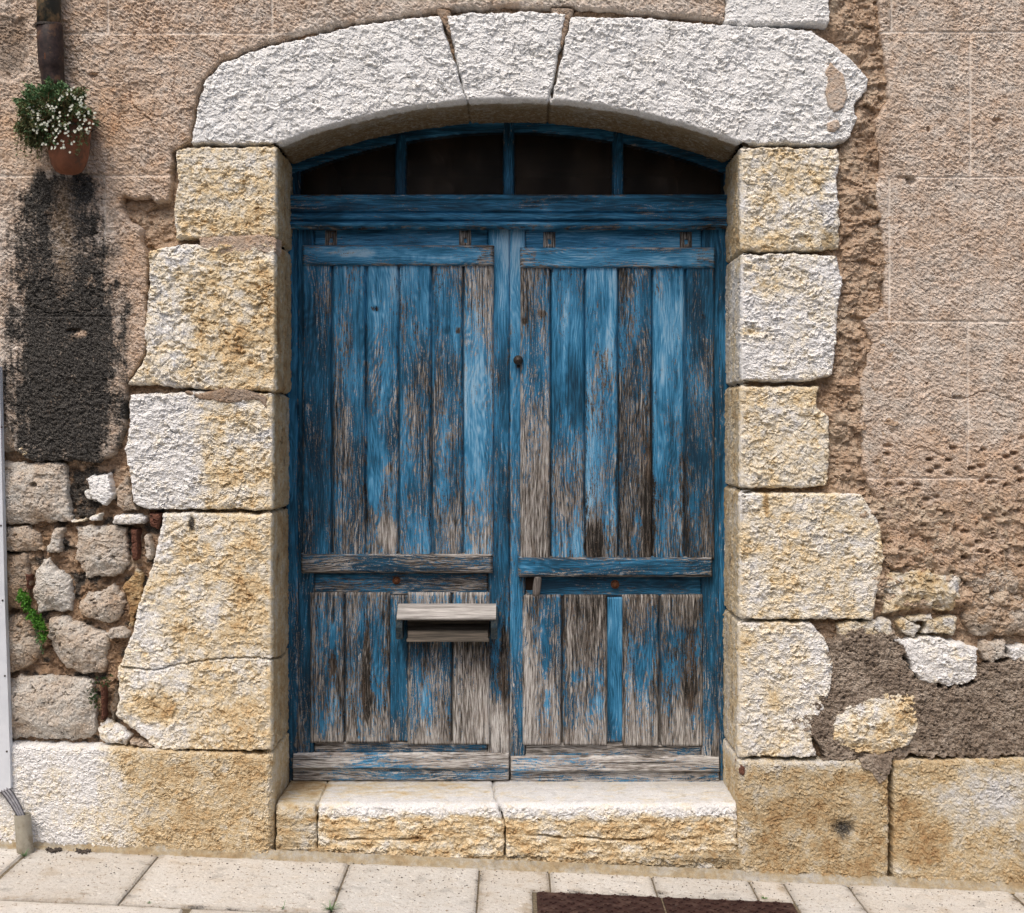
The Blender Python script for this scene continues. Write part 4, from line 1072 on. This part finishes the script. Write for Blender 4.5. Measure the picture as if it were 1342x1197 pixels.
slot(rl, 720, 315, LY - .009); slot(rl, 899, 315, LY - .009)
nail_heads(rl, [(700, 738), (812, 738), (917, 740), (700, 340), (915, 340), (842, 465), (838, 561), (835, 655), (842, 1006), (906, 1017), (744, 642), (705, 655)], LY - .037)
# round knob
kb = MB(); c = P(679, 472.5, LY - .012)
kb.tube([c + Vector((0, .02, 0)), c, c + Vector((0, -.006, 0)), c + Vector((0, -.016, 0)), c + Vector((0, -.026, 0)), c + Vector((0, -.030, 0)), c + Vector((0, -.036, 0))], [.008, .008, .016, .0185, .015, .009, .005], 20)
kb.build('knob', IRON, rl, True)
kp = MB(); kp.box(tuple(c + Vector((-.005, .004, -.028))), tuple(c + Vector((.006, .010, -.008))), .002); kp.build('keyhole_cover', IRON, rl)
# lock recess and peg
rc_ = MB(); rc_.box(tuple(P(683, 775, LY + .013)), tuple(P(703, 757, LY + .010)), .001)
rc_.build('lock_recess', DARKROOM, rl)
pg = MB()
c0 = P(705, 757, LY - .045); c1 = P(702.5, 781, LY - .045)
pg.tube([c0 + Vector((0, 0, .002)), c0, c0.lerp(c1, .1), c0.lerp(c1, .5), c0.lerp(c1, .9), c1, c1 - Vector((0, 0, .003))], [.007, .012, .0145, .0155, .014, .011, .005], 14, squash=.7, wob=.03)
cm = c0.lerp(c1, .45); pg.tube([cm + Vector((0, .055, 0)), cm], .007, 12)
pg.build('latch_peg', greywood('grey_peg_wood', (.05, .043, .04), (.21, .19, .175), (60, 60, 8)), rl, True)

# ================================================================== PAVEMENT
def to_ground(u, v):
    t = CZ / ((v - HY) / S - GR * (u - CX) / S)
    return ((u - CX) / S * t, -D + D * t)
pv_col = lambda U, V: None
def slab_obj(polys):
    """all paving slabs are one sheet of relief pieces; ground coordinates in metres"""
    objs = []
    for i, poly in enumerate(polys):
        pp = [(x * 300, y * 300) for x, y in poly]
        pu = [p[0] for p in pp]; pvv = [p[1] for p in pp]
        far = min(pvv) < -330 or max(pu) > 640 or min(pu) < -620
        stp_ = 2.0 if not far else 8.0
        def fn(U, V, pp=pp, i=i):
            sd = poly_sd(U, V, pp) - .8 + .6 * fbm(U / 10, V / 10, 3, 800 + i)
            h = .5 * fbm(U / 60, V / 60, 3, 810 + i) + .25 * fbm(U / 5, V / 5, 2, 811 + i)
            _, f, r = chips(U / 9, V / 9, 812 + i)
            h = h - ss(.22, .05, f) * (r > .55) * .9
            t = np.clip(sd / 2.2, 0, 1); h = h - 1.6 * (1 - np.sqrt(np.clip(1 - (1 - t) ** 2, 0, 1)))
            h = np.where(sd < 0, h - 8 * ss(0, -2.0, sd), h)
            X = U / 300; Y = V / 300
            edge = ss(14, 0, sd + 6 * fbm(U / 20, V / 20, 3, 820))
            R_ = .22 + .16 * math.sin(i * 2.3) + .3 * fbm(U / 60, V / 60, 4, 821 + i) + .22 * edge + .3 * ss(.1, .4, fbm(U / 25, V / 25, 4, 840 + i))
            G_ = .34 * ss(.10, .45, fbm(U / 26, V / 26, 5, 823)) + .32 * ss(7, 0, sd + 4 * fbm(U / 12, V / 12, 3, 825)) + .5 * cracks(U, V, [[(-330, 60), (-300, 90), (-290, 130)], [(-90, 70), (-60, 82), (-30, 70)], [(330, 30), (350, 52), (346, 76)]], .9)
            return sd > -2.0, X, Y, h / 300 - GR * X, (np.clip(R_, 0, 1), G_, (1.0 + .05 * math.sin(i * 3.7)) - .08 * edge + .10 * (grain(U.shape, i) - .5), 0 * U)
        objs.append((min(pu) - 3, max(pu) + 3, min(pvv) - 3, max(pvv) + 3, stp_, fn))
    return objs
g = .004
y1_, y2_, y3_ = -.026, -.556, -1.12
polys = []
xs = [-4.2, -3.4, -2.6, -1.687, -1.24, -.572, -.114]
for a, b in zip(xs[:-1], xs[1:]): polys.append([(a, y1_), (b, y1_), (b, y2_), (a, y2_)])
polys.append([(-.114, y1_), (.13, y1_), (.13, -.250), (.0715, -.250), (.0715, y2_), (-.114, y2_)])
for a, b in ((.13, .49), (.49, .832), (.832, .952)): polys.append([(a, y1_), (b, y1_), (b, -.250), (a, -.250)])
xs = [.952, 1.179, 1.75, 2.5, 3.3, 4.2]
for a, b in zip(xs[:-1], xs[1:]): polys.append([(a, y1_), (b, y1_), (b, y2_), (a, y2_)])
xs = [-4.2, -3.3, -2.55, -1.97, -1.63, -1.02, -.55, .0715]
for a, b in zip(xs[:-1], xs[1:]): polys.append([(a, y2_), (b, y2_), (b, y3_), (a, y3_)])
xs = [.952, 1.5, 2.2, 3.0, 4.2]
for a, b in zip(xs[:-1], xs[1:]): polys.append([(a, y2_), (b, y2_), (b, y3_), (a, y3_)])
polys.append([(.0715, -.70), (.952, -.70), (.952, y3_), (.0715, y3_)])
import bmesh
parts = []
for (a, b, c_, d_, st_, fn) in slab_obj(polys):
    # V axis runs away from the camera here, so flip it to keep the faces pointing up
    def fn2(U, V, fn=fn): return fn(U, -V)
    parts.append(field('pavement', (a, b, -d_, -c_), st_, fn2, PAVE, None))
base_me = parts[0].data
bm = bmesh.new()
for o in parts: bm.from_mesh(o.data)
pave_me = bpy.data.meshes.new('pavement')
for o in parts: bpy.data.objects.remove(o)
bm.to_mesh(pave_me); bm.free()
pav = bpy.data.objects.new('pavement', pave_me); pave_me.materials.clear(); pave_me.materials.append(PAVE); col.objects.link(pav)
pav['kind'] = 'structure'
# sandy joints under the slabs, then the street beyond
jme = raw_mesh('joint_sand', [(-4.4, .02, GR * 4.4 - .007), (4.4, .02, -GR * 4.4 - .007), (4.4, -1.13, -GR * 4.4 - .007), (-4.4, -1.13, GR * 4.4 - .007)], [(3, 2, 1, 0)])
jo = link('pavement_bed', jme, plain('joint_dirt', (.10, .085, .06), (.22, .18, .12), 80, .95, 0, .002), None); jo['kind'] = 'structure'
sme = raw_mesh('street', [(-40, .5, GR * 40 - .03), (40, .5, -GR * 40 - .03), (40, -40, -GR * 40 - .03), (-40, -40, GR * 40 - .03)], [(3, 2, 1, 0)])
so = link('street', sme, STREET, None); so['kind'] = 'structure'

oh = MB()  # unseen facade, added behind the camera to limit the skylight
oh.box((-14, -9.6, -1), (14, -9.0, 4.6), .02)
for i in range(-4, 5):
    for zz in (0.2, 2.6): oh.box((i * 2.6 - .5, -9.03, zz), (i * 2.6 + .5, -8.96, zz + 1.5), .01)
o = oh.build('added_sky_blocker', STREET, None); o['kind'] = 'structure'

# ---- iron cover
ic = thing('iron_cover', "dark brown cast iron ground cover with raised crosses, set in the paving", 'manhole cover', (.51, -.47, ground_z(.51)))
def tilt(p): return (p[0], p[1], p[2] - GR * p[0])
mb = MB()
mb.box((.082, -.690, -.02), (.500, -.256, .000), .006)
mb.box((.505, -.690, -.02), (.943, -.256, .000), .006)
row = 0
y = -.275
while y > -.68:
    x = .105 + (row % 2) * .030
    while x < .93:
        if abs(x - .5025) > .022:
            for (dx, dy) in ((.0125, .0038), (.0038, .0125)):
                mb.box((x - dx, y - dy, -.001), (x + dx, y + dy, .0045 + (.0004 if dx > dy else 0)), .001)
        x += .060
    y -= .030; row += 1
mb.v = [Vector(tilt(v)) for v in mb.v]
mb.build('cover_plate', COVER, ic)

# ================================================================== DOWNPIPE, POT
dp = thing('downpipe', "dark rainwater downpipe ending just above the hanging flower pot", 'downpipe', tuple(P(68, 108, -.06)))
mb = MB(); mb.tube([P(63, -60, -.062), P(63.5, -20, -.062), P(64.5, 36, -.062)], [.0415, .0415, .0415], 28)
mb.build('upper_pipe', PIPET, dp, True)
mb = MB(); mb.tube([P(65, 34, -.062), P(65.2, 35, -.062), P(66, 60, -.062), P(67, 80, -.062), P(67.8, 90, -.062), P(68.0, 92, -.062), P(70, 108, -.063), P(71, 118, -.063)], [.043, .0445, .0445, .0440, .0432, .0405, .0400, .0395], 28, wob=.012)
mb.build('lower_pipe', PIPE, dp, True)
mb = MB(); mb.tube([P(63.5, 33, -.062), P(63.5, 36, -.062)], .0465, 28); mb.build('collar', IRON, dp)
mb = MB(); mb.box(tuple(P(58, 78, -.105)), tuple(P(61, 70, -.095)), .001); mb.build('rivet_tab', RUST, dp)

pot = thing('hanging_flower_pot', "terracotta pot fixed to the wall with green succulents and small white flowers spilling over", 'flower pot', tuple(P(90, 228, -.10)))
pc = P(90, 228, -.10)
def pot_prof():
    return [(.0, .0), (.030, .001), (.046, .010), (.058, .030), (.066, .060), (.071, .100), (.074, .140), (.076, .165), (.082, .167), (.083, .185), (.078, .187), (.070, .185), (.068, .17), (.0, .17)]
mb = MB(); mb.lathe(pc, pot_prof(), 48); mb.build('pot', TERRA, pot, True)
mb = MB(); mb.tube([pc + Vector((0, .065, .14)), pc + Vector((0, .105, .145))], .006, 8)
mb.tube([pc + Vector((.082 * math.cos(t), .082 * math.sin(t), .158)) for t in [i * math.pi / 12 for i in range(25)]], .0025, 6, cap=False)
mb.build('wall_bracket', IRON, pot)

rnd = random.Random(5)
def leaf(mb, c, d, L, w, up=None):
    """a small fleshy leaf: six-vertex lens shape"""
    d = d.normalized(); up = up or Vector((rnd.uniform(-1, 1), rnd.uniform(-1, 1), rnd.uniform(-1, 1)))
    s = d.cross(up)
    if s.length < .01: s = d.cross(Vector((1, 0, 0)))
    s.normalize(); n = s.cross(d)
    mb.add([c, c + d * L * .5 + s * w, c + d * L, c + d * L * .5 - s * w, c + d * L * .5 + n * w * .6], [(0, 1, 4), (1, 2, 4), (2, 3, 4), (3, 0, 4)])
mg = MB(); mo = MB(); mst = MB(); mfl = MB()
cc = P(72, 151, -.11)
for i in range(12000):
    # mound: ellipsoid shell with clumps
    th = rnd.uniform(0, 2 * math.pi); ph = math.acos(rnd.uniform(-1, 1))
    r = rnd.uniform(.55, 1.0) ** .4
    px = math.sin(ph) * math.cos(th); py = math.sin(ph) * math.sin(th); pz = math.cos(ph)
    cl = .84 + .22 * math.sin(px * 9 + 1) * math.sin(pz * 8 + 2) + .1 * math.sin(px * 19 + pz * 17)
    x = px * .132 * r * cl; yv = py * .130 * r * cl; z = pz * .122 * r * cl
    if z < -.055 and x > .045 and i % 4: continue
    c = cc + Vector((x, yv, z))
    if c.y > -.012: continue
    d = Vector((px, py - .2, pz + rnd.uniform(-.6, .3))) + Vector((rnd.uniform(-.6, .6), rnd.uniform(-.6, .6), rnd.uniform(-.6, .6)))
    upper = z > .03 + .4 * x * 0 and x < .05
    if upper and rnd.random() < .85: leaf(mg, c, d, rnd.uniform(.009, .015), .0036)
    else: leaf(mo if rnd.random() < .68 else mg, c, d, rnd.uniform(.010, .017), .0034)
# trailing stems on the left and right
for i in range(70):
    x0 = rnd.choice((rnd.uniform(-.12, .02), rnd.uniform(-.12, -.03), rnd.uniform(.06, .12)))
    p = cc + Vector((x0, -.05 * rnd.random() - .01, -.03 + rnd.uniform(-.03, .03)))
    pts = [p.copy()]
    L = rnd.uniform(.04, .125) * (1.0 if x0 < 0 else .85)
    for k in range(6):
        p = p + Vector((rnd.uniform(-.005, .005), rnd.uniform(-.003, .003), -L / 6)); pts.append(p.copy())
        for q in range(4):
            leaf(mo if rnd.random() < .75 else mg, p, Vector((rnd.uniform(-1, 1), rnd.uniform(-1, .3), rnd.uniform(-1, .5))), rnd.uniform(.006, .011), .002)
    mst.tube(pts, .0010, 5)
for i in range(40):
    a0 = cc + Vector((rnd.uniform(-.03, .07), -.085, rnd.uniform(.0, .07)))
    mst.tube([a0, a0 + Vector((rnd.uniform(-.02, .02), -.006, -.015)), a0 + Vector((rnd.uniform(-.03, .03), -.004, -.04))], .0012, 5)
def flower(mb, c):
    n = Vector((rnd.uniform(-.5, .5), -1, rnd.uniform(-.3, .6))).normalized()
    a = n.cross(Vector((0, 0, 1))).normalized(); b = n.cross(a)
    k0 = rnd.uniform(0, 1)
    for k in range(5):
        t = (k + k0) * 2 * math.pi / 5
        d = a * math.cos(t) + b * math.sin(t); e = a * math.cos(t + 1.57) + b * math.sin(t + 1.57)
        R = .0047
        mb.add([c, c + d * R * .6 + e * R * .36 + n * .001, c + d * R + n * .0005, c + d * R * .6 - e * R * .36 + n * .001], [(0, 1, 2, 3)])
fl_clumps = [(58, 140), (66, 140), (40, 151), (47, 150), (70, 146), (78, 152), (56, 162), (62, 166), (52, 158), (80, 163), (88, 162), (76, 171), (88, 172), (74, 178), (80, 186), (90, 184), (84, 194), (80, 193), (95, 140), (102, 134), (108, 138), (115, 148), (113, 156), (98, 127), (105, 122), (112, 168), (103, 152), (97, 170), (36, 140), (30, 145), (45, 170), (56, 188), (105, 165), (92, 145), (66, 155), (68, 190), (100, 145), (90, 118), (80, 130)]
for (u, v) in fl_clumps:
    for k in range(rnd.randint(3, 6)):
        c = P(u + rnd.gauss(0, 2.8), v + rnd.gauss(0, 2.6), -.226 - rnd.random() * .014)
        dx = (u - 72) / 46.0
        c.y += .05 * dx * dx + (.02 if v > 180 else 0)
        flower(mfl, c)
mg.build('succulent_leaves', LEAF1, pot); mo.build('olive_leaves', LEAF2, pot); mst.build('stems', STALK, pot); mfl.build('white_flowers', PETAL, pot)
mb = MB(); mb.lathe(pc + Vector((0, 0, .16)), [(0, .0), (.066, .0), (.066, .004), (.04, .012), (0, .015)], 24); mb.build('soil', DIRT, pot)

# ================================================================== LEFT EDGE: sheet cover, cables, conduit
cv = thing('cable_cover', "white painted metal cable cover strip with small screws at the left edge of the wall", 'cable cover', tuple(P(0, 1036, -.06)))
ys = -.045
poly = [(-70, 480), (-1, 480), (0, 520), (6, 780), (11, 930), (14, 1033), (0, 1038), (-70, 1060)]
vs = [P(u, v, ys) for u, v in poly] + [P(u, v, ys) + Vector((0, .030, 0)) for u, v in poly]
n = len(poly)
me = raw_mesh('cover_sheet', vs, [tuple(range(n - 1, -1, -1)), tuple(range(n, 2 * n))] + [(i, (i + 1) % n, (i + 1) % n + n, i + n) for i in range(n)])
link('cover_sheet', me, WHITEM, cv)
for u, v in ((1.2, 689), (3.6, 787), (6.5, 886), (9, 985), (2, 560)):
    mb = MB(); c = P(u, v, ys); mb.tube([c + Vector((0, .002, 0)), c + Vector((0, -.002, 0))], .0034, 10)
    mb.build('screw', IRON, cv)
pp = thing('conduit_pipe', "short beige plastic pipe standing in the paving with cables entering its top", 'pipe', tuple(P(32, 1118, -.05)))
def ring_tube(c0, c1, r, t=.003, n=28):
    mb = MB(); ax = (c1 - c0).normalized()
    mb.tube([c0, c1], r, n, cap=False)
    mb.tube([c1 - ax * .05, c1], r - t, n, cap=False)
    a = ax.cross(Vector((0, 1, 0))).normalized(); b = ax.cross(a)
    vs = []; 
    for k in range(n):
        th = 2 * math.pi * k / n
        vs.append(c1 + (a * math.cos(th) + b * math.sin(th)) * r); vs.append(c1 + (a * math.cos(th) + b * math.sin(th)) * (r - t))
    mb.add(vs, [(2 * k, 2 * ((k + 1) % n), 2 * ((k + 1) % n) + 1, 2 * k + 1) for k in range(n)])
    return mb
ring_tube(P(33.5, 1122, -.075), P(29.5, 1067, -.070), .0285).build('pipe_wall', PVC, pp, True)
cb = thing('cable_bundle', "bundle of thin grey cables running from the white cover into the plastic pipe", 'cables', tuple(P(16, 1050, -.05)))
for i in range(7):
    mb = MB(); o_ = (i - 3) * 1.9
    dz = .004 * (i % 2)
    mb.tube([P(-12 + o_, 1016 - o_ * .4, -.03 - dz), P(2 + o_ * .9, 1030 - o_ * .4, -.034 - dz), P(12 + o_ * .8, 1042 - o_ * .5, -.045 - dz), P(21 + o_ * .8, 1056 - o_ * .3, -.058 - dz), P(28 + o_ * .8, 1070, -.068 - dz), P(31 + o_ * .6, 1090, -.072 - dz)], .0035, 8)
    mb.build('cable', GREYC if i % 2 else DARKC, cb, True)

# ================================================================== WEEDS, DIRT
def fern(name, label, pts, n, mat, size=.010, seed=1, spread=.014, group=None, Y=-.04):
    global rnd
    rnd = random.Random(seed)
    root = P(pts[0][0], pts[0][1], -.01)
    t = thing(name, label, 'weed', tuple(root), group)
    ml = MB(); ms = MB()
    for i in range(n):
        u, v = rnd.choice(pts)
        c = P(u + rnd.gauss(0, 3.2), v + rnd.gauss(0, 4.5), Y + rnd.uniform(-.02, .02))
        base = P(u, v, -.005)
        ms.tube([base, base.lerp(c, .5) + Vector((0, 0, .004)), c], .0007, 4)
        for k in range(7):
            th = k * 2 * math.pi / 6 + rnd.random()
            leaf(ml, c, Vector((math.cos(th), -.4 + rnd.uniform(-.3, .3), math.sin(th))), size * rnd.uniform(.6, 1.1), size * .3)
    ml.build('leaves', mat, t); ms.build('stems', STALK, t)
    return t
fern('weed', "bright green weed growing between rubble stones beside the white cable cover", [(30, 780), (34, 792), (40, 802), (48, 812), (52, 820), (56, 828)], 110, LEAF3, .014, 7)
fern('weed', "dark green trailing weed in the joint between the lowest rubble stones and the jamb", [(122, 900), (124, 912), (126, 925), (132, 893), (140, 890), (120, 918)], 46, leafmat('dark_leaf', (.02, .05, .015), (.05, .09, .03)), .007, 8, Y=-.02)
fern('weed', "small dark shade weed low in the joint under the bright green weed", [(50, 838), (56, 850), (50, 828)], 26, LEAF1, .007, 9, Y=-.015)
def tuft(label, u, v, n, L, seed, flat=.5, mat=None):
    r = random.Random(seed)
    x, y = to_ground(u, v); z = ground_z(x)
    mb = MB()
    for i in range(n):
        th = r.uniform(0, 2 * math.pi); l = L * r.uniform(.5, 1.1)
        d = Vector((math.cos(th) * flat, math.sin(th) * flat, r.uniform(.25, .9)))
        a = Vector((x + r.uniform(-.004, .004), y + r.uniform(-.004, .004), z - .002)); b = a + d * l * .55; c = a + d * l + Vector((0, 0, -l * .22))
        s = Vector((-math.sin(th), math.cos(th), 0)) * .0012
        mb.add([a - s, a + s, b + s * .8, c, b - s * .8], [(0, 1, 2, 4), (4, 2, 3)])
    o = mb.build('grass_tuft', mat or LEAF1, None)
    o.data.transform(__import__('mathutils').Matrix.Translation((-x, -y, -z))); o.location = (x, y, z)
    tag(o, label, 'grass')
    return o
tuft("spiky grass tuft in the paving joint in front of the doorstep's left end", 433, 1192, 34, .045, 1, 1.0)
tuft("tiny grass blades standing alone on the long paving slab at the bottom edge", 370, 1192, 8, .05, 2, .35)
tuft("small grass tuft at the foot of the beige plastic conduit pipe", 31, 1122, 26, .040, 3, .6)
tuft("tiny clover tuft at the back edge of the iron cover", 1001, 1178, 30, .016, 4, 1.0, LEAF3)
tuft("tiny dark moss tuft on the long slab, left of the spiky grass tuft", 196, 1183, 26, .010, 6, 1.0)
# dirt crumbs
rnd = random.Random(3)
def crumb(mb, x, y, z, r):
    vs = []
    for (a, b, c) in ((1, 0, 0), (-1, 0, 0), (0, 1, 0), (0, -1, 0), (0, 0, 1), (0, 0, -1)):
        k = r * rnd.uniform(.6, 1.3); vs.append((x + a * k, y + b * k, z + c * k * .7))
    mb.add(vs, [(0, 2, 4), (2, 1, 4), (1, 3, 4), (3, 0, 4), (2, 0, 5), (1, 2, 5), (3, 1, 5), (0, 3, 5)])
mb = MB()
for i in range(520):
    t = rnd.random()
    u = 60 + t * 68; v = 1113 + 3 * math.sin(t * 11) + 2.5 * t + rnd.gauss(0, 1.3)
    if .42 < t < .5: continue
    x, y = to_ground(u, v); crumb(mb, x, y, ground_z(x) + rnd.uniform(0, .008), rnd.uniform(.0025, .006))
for i in range(620):
    u = rnd.uniform(0, 1342); v = 1108 + (u - 20) * GR + abs(rnd.gauss(0, 22)) + 4
    x, y = to_ground(u, v)
    if y < -.7: continue
    crumb(mb, x, y, ground_z(x) + .001, rnd.uniform(.0012, .0038))
o = mb.build('loose_dirt', DIRT, None); tag(o, kind='stuff')
